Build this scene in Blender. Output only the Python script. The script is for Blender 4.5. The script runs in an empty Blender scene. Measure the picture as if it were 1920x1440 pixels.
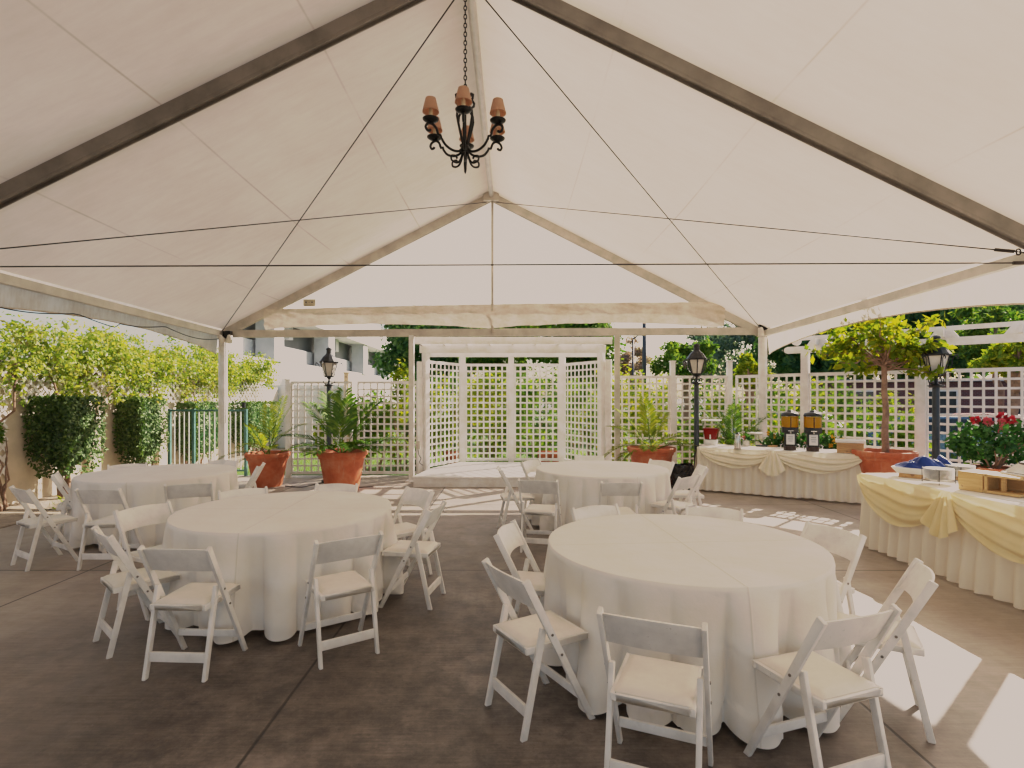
import bpy, bmesh, math, random
from mathutils import Vector, Matrix, noise as mnoise

scene = bpy.context.scene
col = scene.collection
PI = math.pi
F, CX, CY, H = 1036.0, 960.0, 744.0, 1.74       # focal length and principal point (pixels of a 1920 frame), eye height


def at(px, py, Y):
    return Vector(((px - CX) * Y / F, Y, H + (CY - py) * Y / F))


def gp(px, py, z=0.0):
    Y = F * (H - z) / (py - CY)
    return Vector(((px - CX) * Y / F, Y, z))


# ------------------------------------------------------------------ materials
MATS = {}


class NT:
    def __init__(self, m):
        self.t = m.node_tree
        self.n = self.t.nodes
        self.l = self.t.links

    def new(self, typ, **kw):
        nd = self.n.new(typ)
        for k, v in kw.items():
            if k in nd.inputs:
                s = nd.inputs[k]
                if hasattr(v, 'is_output') or isinstance(v, bpy.types.NodeSocket):
                    self.l.new(v, s)
                else:
                    s.default_value = v
            else:
                setattr(nd, k, v)
        return nd

    def link(self, a, b):
        self.l.new(a, b)

    def math(self, op, a, b=None):
        nd = self.n.new('ShaderNodeMath')
        nd.operation = op
        for i, v in enumerate((a, b)):
            if v is None:
                continue
            if isinstance(v, (int, float)):
                nd.inputs[i].default_value = v
            else:
                self.l.new(v, nd.inputs[i])
        return nd.outputs[0]

    def noise(self, vec, scale, detail=4.0, rough=0.6):
        nd = self.new('ShaderNodeTexNoise', Scale=scale, Detail=detail, Roughness=rough)
        if vec is not None:
            self.l.new(vec, nd.inputs['Vector'])
        return nd.outputs['Fac']

    def ramp(self, fac, stops):
        nd = self.n.new('ShaderNodeValToRGB')
        el = nd.color_ramp.elements
        while len(el) < len(stops):
            el.new(0.5)
        for e, (p, c) in zip(el, stops):
            e.position = p
            e.color = (c[0], c[1], c[2], 1) if hasattr(c, '__len__') else (c, c, c, 1)
        self.l.new(fac, nd.inputs[0])
        return nd.outputs[0]

    def mix(self, fac, a, b, blend='MIX'):
        nd = self.n.new('ShaderNodeMix')
        nd.data_type = 'RGBA'
        nd.blend_type = blend
        for s, v in ((nd.inputs[0], fac), (nd.inputs[6], a), (nd.inputs[7], b)):
            if isinstance(v, (int, float)):
                s.default_value = v
            elif isinstance(v, (tuple, list)):
                s.default_value = (v[0], v[1], v[2], 1)
            else:
                self.l.new(v, s)
        return nd.outputs[2]


def newmat(name):
    m = bpy.data.materials.new(name)
    m.use_nodes = True
    m.node_tree.nodes.clear()
    t = NT(m)
    out = t.new('ShaderNodeOutputMaterial')
    MATS[name] = m
    return m, t, out


def objcoord(t):
    return t.new('ShaderNodeTexCoord').outputs['Object']


def geopos(t):
    return t.new('ShaderNodeNewGeometry').outputs['Position']


def bump(t, h, strength, dist=0.01):
    b = t.new('ShaderNodeBump', Strength=strength, Distance=dist)
    t.link(h, b.inputs['Height'])
    return b.outputs[0]


def simple(name, c, rough=0.6, metal=0.0, var=0.12, scale=6.0, c2=None, bmp=0.0, bscale=40.0, spec=0.4):
    """A painted or plain surface: noise breaks up the colour, roughness and normal."""
    m, t, out = newmat(name)
    v = objcoord(t)
    n = t.noise(v, scale, 5.0)
    c2 = c2 or tuple(x * (1 - 2.2 * var) for x in c)
    colr = t.ramp(n, [(0.3, c2), (0.62, c)])
    p = t.new('ShaderNodeBsdfPrincipled', Roughness=rough, Metallic=metal)
    p.inputs['Specular IOR Level'].default_value = spec
    t.link(colr, p.inputs['Base Color'])
    t.link(t.math('ADD', t.math('MULTIPLY', n, 0.25), rough - 0.12), p.inputs['Roughness'])
    if bmp:
        t.link(bump(t, t.noise(v, bscale, 4.0), bmp), p.inputs['Normal'])
    t.link(p.outputs[0], out.inputs[0])
    return m


def wood_white(name):
    """White painted chair timber: chipped edges and grey scuffs."""
    m, t, out = newmat(name)
    v = objcoord(t)
    oi = t.new('ShaderNodeObjectInfo')
    vv = t.new('ShaderNodeVectorMath', operation='ADD')
    t.link(v, vv.inputs[0]); t.link(oi.outputs['Random'], vv.inputs[1])
    vec = vv.outputs[0]
    big = t.noise(vec, 5.0, 4.0)
    chips = t.noise(vec, 55.0, 5.0, 0.7)
    base = t.ramp(big, [(0.3, (0.66, 0.63, 0.58)), (0.6, (0.86, 0.83, 0.78))])
    fac = t.ramp(chips, [(0.63, 0.0), (0.70, 1.0)])
    c = t.mix(t.math('MULTIPLY', fac, 0.45), base, (0.36, 0.31, 0.25))
    p = t.new('ShaderNodeBsdfPrincipled', Roughness=0.5)
    t.link(c, p.inputs['Base Color'])
    t.link(bump(t, chips, 0.12, 0.004), p.inputs['Normal'])
    t.link(p.outputs[0], out.inputs[0])
    return m


def fabric(name, c, c2, transl=0.18, crease=False, weave=0.15, rough=0.85):
    m, t, out = newmat(name)
    v = objcoord(t)
    n = t.noise(v, 2.2, 4.0)
    base = t.ramp(n, [(0.3, c2), (0.65, c)])
    h = t.math('MULTIPLY', t.noise(v, 7.0, 5.0), 1.0)
    if crease:
        sx = t.new('ShaderNodeSeparateXYZ')
        t.link(v, sx.inputs[0])
        for k in (0, 1):
            a = t.math('ABSOLUTE', sx.outputs[k])
            line = t.ramp(t.math('MULTIPLY', a, 40.0), [(0.0, 1.0), (0.35, 0.0)])
            fine = t.ramp(t.math('MULTIPLY', a, 90.0), [(0.0, 1.0), (0.5, 0.0)])
            base = t.mix(t.math('MULTIPLY', fine, 0.34), base, (0.5, 0.42, 0.31))
            h = t.math('ADD', h, t.math('MULTIPLY', line, 0.8))
    nrm = bump(t, h, weave, 0.02)
    d = t.new('ShaderNodeBsdfPrincipled', Roughness=rough)
    d.inputs['Specular IOR Level'].default_value = 0.15
    d.inputs['Sheen Weight'].default_value = 0.15
    t.link(base, d.inputs['Base Color']); t.link(nrm, d.inputs['Normal'])
    tr = t.new('ShaderNodeBsdfTranslucent')
    t.link(base, tr.inputs['Color'])
    mx = t.new('ShaderNodeMixShader', Fac=transl)
    t.link(d.outputs[0], mx.inputs[1]); t.link(tr.outputs[0], mx.inputs[2])
    t.link(mx.outputs[0], out.inputs[0])
    return m


def vinyl(name, c, dirt, transl, seams=False, stain=0.5, scale=1.2, wrinkle=0.18):
    """Translucent tent vinyl with stains; seams run along the ridge."""
    m, t, out = newmat(name)
    v = objcoord(t)
    n1 = t.noise(v, scale, 6.0, 0.65)
    st = t.new('ShaderNodeMapping')
    st.inputs['Scale'].default_value = (0.7, 4.0, 0.7)
    t.link(v, st.inputs[0])
    n2 = t.noise(st.outputs[0], scale * 3.2, 6.0, 0.7)
    f = t.math('ADD', t.math('MULTIPLY', n1, 0.6), t.math('MULTIPLY', n2, 0.4))
    base = t.mix(t.math('MULTIPLY', t.ramp(f, [(0.36, 1.0), (0.62, 0.0)]), stain), c, dirt)
    if seams:
        sx = t.new('ShaderNodeSeparateXYZ')
        t.link(v, sx.inputs[0])
        a = t.math('ABSOLUTE', t.math('ADD', sx.outputs[0], 0.43))
        q = t.math('DIVIDE', a, 1.45)
        fr = t.math('ABSOLUTE', t.math('SUBTRACT', q, t.math('ROUND', q)))
        line = t.ramp(t.math('MULTIPLY', fr, 60.0), [(0.0, 1.0), (0.6, 0.0)])
        patch = t.ramp(t.noise(v, 0.55, 3.0), [(0.38, 0.1), (0.62, 1.0)])
        base = t.mix(t.math('MULTIPLY', t.math('MULTIPLY', line, patch), 0.6), base, (0.33, 0.2, 0.13))
        # grime gathers beside the frames
        for yf in FRAMES:
            g = t.math('ABSOLUTE', t.math('SUBTRACT', sx.outputs[1], yf + 0.06))
            gf = t.ramp(t.math('DIVIDE', g, 0.5), [(0.0, 1.0), (0.55, 0.18), (1.0, 0.0)])
            base = t.mix(t.math('MULTIPLY', gf, 0.62), base, (0.38, 0.28, 0.19))
        rg = t.ramp(t.math('DIVIDE', a, 0.5), [(0.0, 1.0), (1.0, 0.0)])
        base = t.mix(t.math('MULTIPLY', rg, 0.45), base, (0.42, 0.29, 0.17))
    d = t.new('ShaderNodeBsdfDiffuse')
    t.link(base, d.inputs['Color'])
    t.link(bump(t, n2, wrinkle, 0.03), d.inputs['Normal'])
    tr = t.new('ShaderNodeBsdfTranslucent')
    t.link(base, tr.inputs['Color'])
    mx = t.new('ShaderNodeMixShader', Fac=transl)
    t.link(d.outputs[0], mx.inputs[1]); t.link(tr.outputs[0], mx.inputs[2])
    t.link(mx.outputs[0], out.inputs[0])
    return m


def leaf(name, cols, transl=0.45, gloss=0.06):
    m, t, out = newmat(name)
    g = t.new('ShaderNodeNewGeometry')
    n = t.noise(g.outputs['Position'], 1.1, 3.0)
    f = t.math('ADD', t.math('MULTIPLY', g.outputs['Random Per Island'], 0.6), t.math('SUBTRACT', t.math('MULTIPLY', n, 0.8), 0.2))
    base = t.ramp(f, [(i / (len(cols) - 1) * 0.8 + 0.1, c) for i, c in enumerate(cols)])
    d = t.new('ShaderNodeBsdfDiffuse')
    tr = t.new('ShaderNodeBsdfTranslucent')
    t.link(base, d.inputs['Color'])
    tb = t.mix(1.0, base, (1.25, 1.2, 0.55), 'MULTIPLY')
    t.link(tb, tr.inputs['Color'])
    mx = t.new('ShaderNodeMixShader', Fac=transl)
    t.link(d.outputs[0], mx.inputs[1]); t.link(tr.outputs[0], mx.inputs[2])
    gl = t.new('ShaderNodeBsdfGlossy', Roughness=0.5, Color=(0.6, 0.7, 0.45, 1))
    m2 = t.new('ShaderNodeMixShader', Fac=gloss * 0.35)
    t.link(mx.outputs[0], m2.inputs[1]); t.link(gl.outputs[0], m2.inputs[2])
    t.link(m2.outputs[0], out.inputs[0])
    return m


def clear(name, c, rough=0.03, mixt=0.7):
    m, t, out = newmat(name)
    g = t.new('ShaderNodeBsdfGlossy', Roughness=rough)
    tp = t.new('ShaderNodeBsdfTransparent', Color=(c[0], c[1], c[2], 1))
    fr = t.new('ShaderNodeFresnel', IOR=1.35)
    mx = t.new('ShaderNodeMixShader')
    t.link(fr.outputs[0], mx.inputs[0])
    t.link(tp.outputs[0], mx.inputs[1]); t.link(g.outputs[0], mx.inputs[2])
    t.link(mx.outputs[0], out.inputs[0])
    return m


# tent frames: depth of each rafter frame
YF, YN = 11.35, 5.28
BAY = YF - YN
FRAMES = [YF, YN, YN - BAY, YN - 2 * BAY]
RX, EL, ER = -0.42, -5.94, 5.15     # ridge, left and right eave (x)
PZ, EZ = 5.86, 3.04                 # ridge and eave height


def concrete():
    m, t, out = newmat('concrete')
    v = geopos(t)
    big = t.noise(v, 0.5, 5.0, 0.6)
    mp = t.new('ShaderNodeMapping')
    mp.inputs['Scale'].default_value = (1.2, 22.0, 1.0)
    t.link(v, mp.inputs[0])
    brush = t.noise(mp.outputs[0], 2.5, 5.0, 0.65)
    spots = t.noise(v, 3.3, 6.0, 0.7)
    fine = t.noise(v, 60.0, 3.0)
    base = t.ramp(t.math('ADD', t.math('MULTIPLY', big, 0.72), t.math('MULTIPLY', brush, 0.28)),
                  [(0.34, (0.055, 0.041, 0.032)), (0.5, (0.105, 0.083, 0.067)), (0.64, (0.19, 0.158, 0.134))])
    stain = t.ramp(spots, [(0.32, 1.0), (0.46, 0.0)])
    base = t.mix(t.math('MULTIPLY', stain, 0.55), base, (0.028, 0.020, 0.016))
    small = t.ramp(t.noise(v, 9.0, 2.0, 0.5), [(0.2, 1.0), (0.27, 0.0)])
    base = t.mix(t.math('MULTIPLY', small, 0.7), base, (0.03, 0.025, 0.02))
    pale = t.ramp(t.noise(v, 1.4, 6.0, 0.7), [(0.54, 0.0), (0.72, 1.0)])
    base = t.mix(t.math('MULTIPLY', pale, 0.45), base, (0.24, 0.205, 0.18))
    speck = t.ramp(t.noise(v, 38.0, 4.0, 0.75), [(0.58, 0.0), (0.72, 1.0)])
    base = t.mix(t.math('MULTIPLY', speck, 0.35), base, (0.22, 0.185, 0.16))
    dark = t.ramp(t.noise(v, 24.0, 4.0, 0.75), [(0.30, 1.0), (0.42, 0.0)])
    base = t.mix(t.math('MULTIPLY', dark, 0.5), base, (0.03, 0.022, 0.018))
    mid = t.ramp(t.noise(v, 5.5, 9.0, 0.78), [(0.40, 0.66), (0.60, 1.36)])
    base = t.mix(1.0, base, mid, 'MULTIPLY')
    # far and side margins dusty and paler; left margin's daylight is painted in too
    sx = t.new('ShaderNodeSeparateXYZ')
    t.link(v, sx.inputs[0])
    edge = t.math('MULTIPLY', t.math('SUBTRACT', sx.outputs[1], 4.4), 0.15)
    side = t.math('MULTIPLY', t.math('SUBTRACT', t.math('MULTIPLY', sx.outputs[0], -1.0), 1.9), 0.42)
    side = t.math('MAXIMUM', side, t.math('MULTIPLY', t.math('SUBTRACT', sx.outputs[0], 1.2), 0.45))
    dust_daylight = t.math('MINIMUM', t.math('MAXIMUM', t.math('MAXIMUM', edge, side), 0.0), 0.95)
    base = t.mix(t.math('MULTIPLY', dust_daylight, t.ramp(t.noise(v, 1.1, 6.0, 0.7), [(0.3, 0.45), (0.6, 1.0)])), base, t.mix(t.math('MULTIPLY', t.math('ADD', brush, t.noise(v, 6.5, 9.0, 0.78)), 0.5), (0.17, 0.125, 0.09), (0.56, 0.47, 0.385)))
    # control joints
    lines = None
    for k, vals, wob in ((0, (-4.24, -1.29, 1.98, 4.9, -7.2), 1), (1, (5.54, 8.9, 2.1, -1.2), 0)):
        for val in vals:
            d = t.math('ABSOLUTE', t.math('SUBTRACT', sx.outputs[k], val))
            ln = t.ramp(t.math('MULTIPLY', d, 60.0), [(0.3, 1.0), (0.75, 0.0)])
            lines = ln if lines is None else t.math('MAXIMUM', lines, ln)
    base = t.mix(t.math('MULTIPLY', lines, 0.88), base, (0.012, 0.009, 0.007))
    p = t.new('ShaderNodeBsdfPrincipled', Roughness=0.72)
    p.inputs['Specular IOR Level'].default_value = 0.5
    t.link(base, p.inputs['Base Color'])
    t.link(t.math('ADD', t.math('MULTIPLY', spots, 0.4), 0.36), p.inputs['Roughness'])
    hgt = t.math('SUBTRACT', t.math('ADD', t.math('MULTIPLY', brush, 0.6), t.math('MULTIPLY', fine, 0.3)), t.math('MULTIPLY', lines, 2.0))
    t.link(bump(t, hgt, 0.25, 0.01), p.inputs['Normal'])
    t.link(p.outputs[0], out.inputs[0])
    return m


def terracotta():
    m, t, out = newmat('terracotta')
    v = objcoord(t)
    n = t.noise(v, 3.5, 6.0, 0.65)
    streak = t.new('ShaderNodeMapping')
    streak.inputs['Scale'].default_value = (5.0, 5.0, 0.6)
    t.link(v, streak.inputs[0])
    n2 = t.noise(streak.outputs[0], 3.0, 4.0)
    base = t.ramp(n, [(0.3, (0.36, 0.07, 0.025)), (0.5, (0.50, 0.125, 0.048)), (0.72, (0.58, 0.22, 0.11))])
    base = t.mix(t.math('MULTIPLY', t.ramp(n2, [(0.55, 0.0), (0.75, 1.0)]), 0.45), base, (0.52, 0.30, 0.19))
    p = t.new('ShaderNodeBsdfPrincipled', Roughness=0.75)
    t.link(base, p.inputs['Base Color'])
    t.link(bump(t, n, 0.2), p.inputs['Normal'])
    t.link(p.outputs[0], out.inputs[0])
    return m


def brickmat():
    m, t, out = newmat('brick')
    v = objcoord(t)
    b = t.new('ShaderNodeTexBrick', Scale=4.0)
    b.inputs['Color1'].default_value = (0.13, 0.035, 0.035, 1)
    b.inputs['Color2'].default_value = (0.085, 0.03, 0.035, 1)
    b.inputs['Mortar'].default_value = (0.16, 0.12, 0.11, 1)
    mp = t.new('ShaderNodeMapping')
    mp.inputs['Rotation'].default_value = (PI / 2, 0, 0)
    t.link(v, mp.inputs[0]); t.link(mp.outputs[0], b.inputs['Vector'])
    p = t.new('ShaderNodeBsdfPrincipled', Roughness=0.85)
    t.link(b.outputs['Color'], p.inputs['Base Color'])
    t.link(p.outputs[0], out.inputs[0])
    return m


def woodmat(name, c1, c2, scale=(1.0, 14.0, 14.0)):
    m, t, out = newmat(name)
    v = objcoord(t)
    mp = t.new('ShaderNodeMapping')
    mp.inputs['Scale'].default_value = scale
    t.link(v, mp.inputs[0])
    n = t.noise(mp.outputs[0], 4.0, 6.0, 0.65)
    base = t.ramp(n, [(0.3, c1), (0.65, c2)])
    kn = t.ramp(t.noise(v, 14.0, 1.0), [(0.24, 1.0), (0.30, 0.0)])
    base = t.mix(t.math('MULTIPLY', kn, 0.7), base, (0.12, 0.05, 0.02))
    p = t.new('ShaderNodeBsdfPrincipled', Roughness=0.55)
    t.link(base, p.inputs['Base Color'])
    t.link(p.outputs[0], out.inputs[0])
    return m


def groundmat(name, stops, scale, bmp=0.4):
    m, t, out = newmat(name)
    v = geopos(t)
    n = t.noise(v, scale, 8.0, 0.7)
    p = t.new('ShaderNodeBsdfPrincipled', Roughness=0.9)
    t.link(t.ramp(n, stops), p.inputs['Base Color'])
    t.link(bump(t, t.noise(v, scale * 12, 4.0), bmp, 0.03), p.inputs['Normal'])
    t.link(p.outputs[0], out.inputs[0])
    return m


wood_white('chair_paint')
simple('chair_pad', (0.80, 0.74, 0.64), 0.38, var=0.06, scale=8, bmp=0.04, bscale=60)
simple('bolt', (0.25, 0.22, 0.19), 0.35, 0.9)
fabric('table_linen', (0.88, 0.845, 0.785), (0.82, 0.765, 0.67), 0.08, crease=True, weave=0.34)
fabric('skirt_linen', (0.85, 0.78, 0.67), (0.80, 0.72, 0.59), 0.14, weave=0.15)
fabric('top_linen', (0.84, 0.80, 0.72), (0.79, 0.74, 0.64), 0.1, weave=0.15)
fabric('swag_satin', (0.85, 0.74, 0.48), (0.80, 0.63, 0.33), 0.16, weave=0.1, rough=0.55)
fabric('swag_cream', (0.85, 0.78, 0.62), (0.81, 0.72, 0.54), 0.15, weave=0.1, rough=0.6)
fabric('blue_satin', (0.012, 0.05, 0.23), (0.006, 0.02, 0.12), 0.04, weave=0.3, rough=0.28)
vinyl('tent_vinyl', (0.85, 0.775, 0.665), (0.58, 0.47, 0.35), 0.17, seams=True, stain=0.42, scale=0.8, wrinkle=0.10)
vinyl('gable_vinyl', (0.90, 0.88, 0.84), (0.80, 0.75, 0.67), 0.34, stain=0.4)
vinyl('valance_vinyl', (0.84, 0.78, 0.68), (0.52, 0.40, 0.28), 0.42, stain=0.7, scale=2.0, wrinkle=0.6)
vinyl('dirty_vinyl', (0.84, 0.76, 0.65), (0.52, 0.41, 0.30), 0.10, stain=0.75, scale=2.6, wrinkle=0.7)
simple('rafter_metal', (0.25, 0.225, 0.195), 0.55, 0.2, var=0.18, scale=3, bmp=0.08, bscale=18)
simple('frame_metal', (0.62, 0.56, 0.48), 0.5, 0.25, var=0.15, scale=3)
simple('eave_metal', (0.74, 0.69, 0.61), 0.5, 0.1, var=0.14, scale=3)
simple('pole_metal', (0.62, 0.59, 0.55), 0.4, 0.4, var=0.1)
simple('cable_steel', (0.055, 0.045, 0.04), 0.5, 0.6)
simple('black_iron', (0.012, 0.012, 0.012), 0.45, 0.5, bmp=0.1, bscale=60)
simple('lamp_iron', (0.02, 0.021, 0.024), 0.42, 0.3, bmp=0.1)
simple('lamp_pole', (0.045, 0.055, 0.065), 0.45, 0.3, var=0.2)
simple('milk_glass', (0.80, 0.74, 0.66), 0.25, var=0.1)
fabric('shade_fabric', (0.74, 0.50, 0.36), (0.64, 0.40, 0.27), 0.5, weave=0.4)
simple('candle_ivory', (0.78, 0.68, 0.46), 0.5)
simple('white_paint', (0.82, 0.80, 0.77), 0.5, var=0.11, scale=5, c2=(0.66, 0.61, 0.54), bmp=0.08)
simple('stage_paint', (0.78, 0.75, 0.71), 0.55, var=0.1, scale=3, bmp=0.05)
simple('green_metal', (0.075, 0.175, 0.155), 0.45, 0.2, var=0.15)
simple('pale_bar', (0.62, 0.66, 0.60), 0.5, 0.1)
simple('stucco', (0.66, 0.56, 0.43), 0.9, var=0.12, scale=2.0, bmp=0.35, bscale=50)
simple('white_stucco', (0.80, 0.77, 0.73), 0.9, var=0.05, scale=1.0, bmp=0.15)
simple('garage_concrete', (0.52, 0.53, 0.54), 0.85, var=0.15, scale=0.6, bmp=0.1, bscale=10)
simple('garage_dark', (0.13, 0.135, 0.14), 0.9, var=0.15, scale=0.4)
simple('soil', (0.05, 0.034, 0.022), 0.95, var=0.3, scale=20, bmp=0.6)
simple('trunk_bark', (0.26, 0.155, 0.10), 0.85, var=0.25, scale=9, bmp=0.4, bscale=20)
simple('pale_bark', (0.36, 0.22, 0.15), 0.85, var=0.25, scale=9, bmp=0.4, bscale=20)
simple('black_bag', (0.012, 0.012, 0.014), 0.25, var=0.3, scale=12, bmp=0.6, bscale=14)
simple('steel', (0.62, 0.60, 0.57), 0.22, 0.95, var=0.08)
simple('black_plastic', (0.014, 0.015, 0.019), 0.3)
simple('brown_plastic', (0.04, 0.02, 0.014), 0.35)
simple('paper', (0.80, 0.80, 0.79), 0.7, var=0.03)
simple('ink', (0.09, 0.09, 0.10), 0.7)
simple('tag_tan', (0.50, 0.44, 0.31), 0.7)
fabric('yellow_juice', (0.95, 0.62, 0.02), (0.92, 0.52, 0.015), 0.5, weave=0.02, rough=0.4)
fabric('red_juice', (0.62, 0.03, 0.02), (0.5, 0.02, 0.015), 0.5, weave=0.02, rough=0.4)
simple('china', (0.80, 0.79, 0.76), 0.2, var=0.03)
simple('rope_dark', (0.02, 0.017, 0.015), 0.6)
simple('asphalt_pole', (0.035, 0.042, 0.055), 0.5, 0.2)
simple('petal_red', (0.55, 0.018, 0.035), 0.5, var=0.2)
simple('petal_pink', (0.65, 0.10, 0.13), 0.5)
simple('petal_yellow', (0.75, 0.42, 0.02), 0.5)
simple('car_blue', (0.05, 0.12, 0.19), 0.25, 0.4, var=0.05)
simple('car_red', (0.20, 0.012, 0.016), 0.25, 0.4, var=0.05)
simple('car_silver', (0.45, 0.47, 0.49), 0.25, 0.6, var=0.05)
simple('car_glass', (0.02, 0.03, 0.035), 0.08)
simple('tyre', (0.016, 0.016, 0.016), 0.8)
simple('tail_red', (0.4, 0.01, 0.01), 0.3)
clear('clear_plastic', (0.93, 0.93, 0.92))
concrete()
terracotta()
brickmat()
woodmat('pine', (0.50, 0.30, 0.12), (0.68, 0.46, 0.22))
woodmat('crate_wood', (0.42, 0.22, 0.09), (0.62, 0.37, 0.17))
woodmat('tan_timber', (0.40, 0.30, 0.18), (0.52, 0.40, 0.26), (10, 10, 1))
groundmat('asphalt', [(0.35, (0.055, 0.05, 0.05)), (0.65, (0.10, 0.095, 0.09))], 1.2)
groundmat('lawn', [(0.3, (0.03, 0.075, 0.008)), (0.5, (0.06, 0.13, 0.012)), (0.7, (0.11, 0.18, 0.018))], 1.6, 0.8)
groundmat('bed_soil', [(0.35, (0.16, 0.115, 0.075)), (0.65, (0.40, 0.31, 0.22))], 2.2, 0.6)
leaf('leaf_hedge', [(0.008, 0.028, 0.008), (0.042, 0.095, 0.017), (0.13, 0.20, 0.035)], 0.38, 0.22)
leaf('leaf_vine', [(0.05, 0.12, 0.010), (0.16, 0.25, 0.02), (0.38, 0.43, 0.06), (0.24, 0.17, 0.08)], 0.5, 0.18)
leaf('leaf_yellow', [(0.05, 0.12, 0.008), (0.17, 0.24, 0.012), (0.42, 0.38, 0.012)], 0.55)
leaf('leaf_lime', [(0.02, 0.07, 0.008), (0.09, 0.18, 0.012), (0.20, 0.27, 0.016)], 0.5)
leaf('leaf_dark', [(0.012, 0.045, 0.022), (0.04, 0.11, 0.035), (0.11, 0.19, 0.05)], 0.48)
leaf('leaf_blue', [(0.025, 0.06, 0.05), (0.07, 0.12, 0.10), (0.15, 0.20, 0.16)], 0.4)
leaf('leaf_mid', [(0.02, 0.07, 0.012), (0.07, 0.15, 0.02), (0.19, 0.25, 0.03)], 0.5)
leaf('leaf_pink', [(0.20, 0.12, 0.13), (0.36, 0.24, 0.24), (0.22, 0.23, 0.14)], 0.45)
leaf('leaf_palm', [(0.025, 0.075, 0.012), (0.07, 0.16, 0.022), (0.16, 0.24, 0.03)], 0.45, 0.1)
leaf('leaf_palm_yellow', [(0.06, 0.12, 0.012), (0.16, 0.22, 0.02), (0.32, 0.32, 0.03)], 0.5, 0.08)
leaf('leaf_flower', [(0.008, 0.04, 0.010), (0.022, 0.09, 0.018), (0.06, 0.16, 0.03)], 0.36, 0.1)
leaf('blade_grass', [(0.05, 0.12, 0.012), (0.13, 0.22, 0.02), (0.22, 0.28, 0.03)], 0.4)


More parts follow.
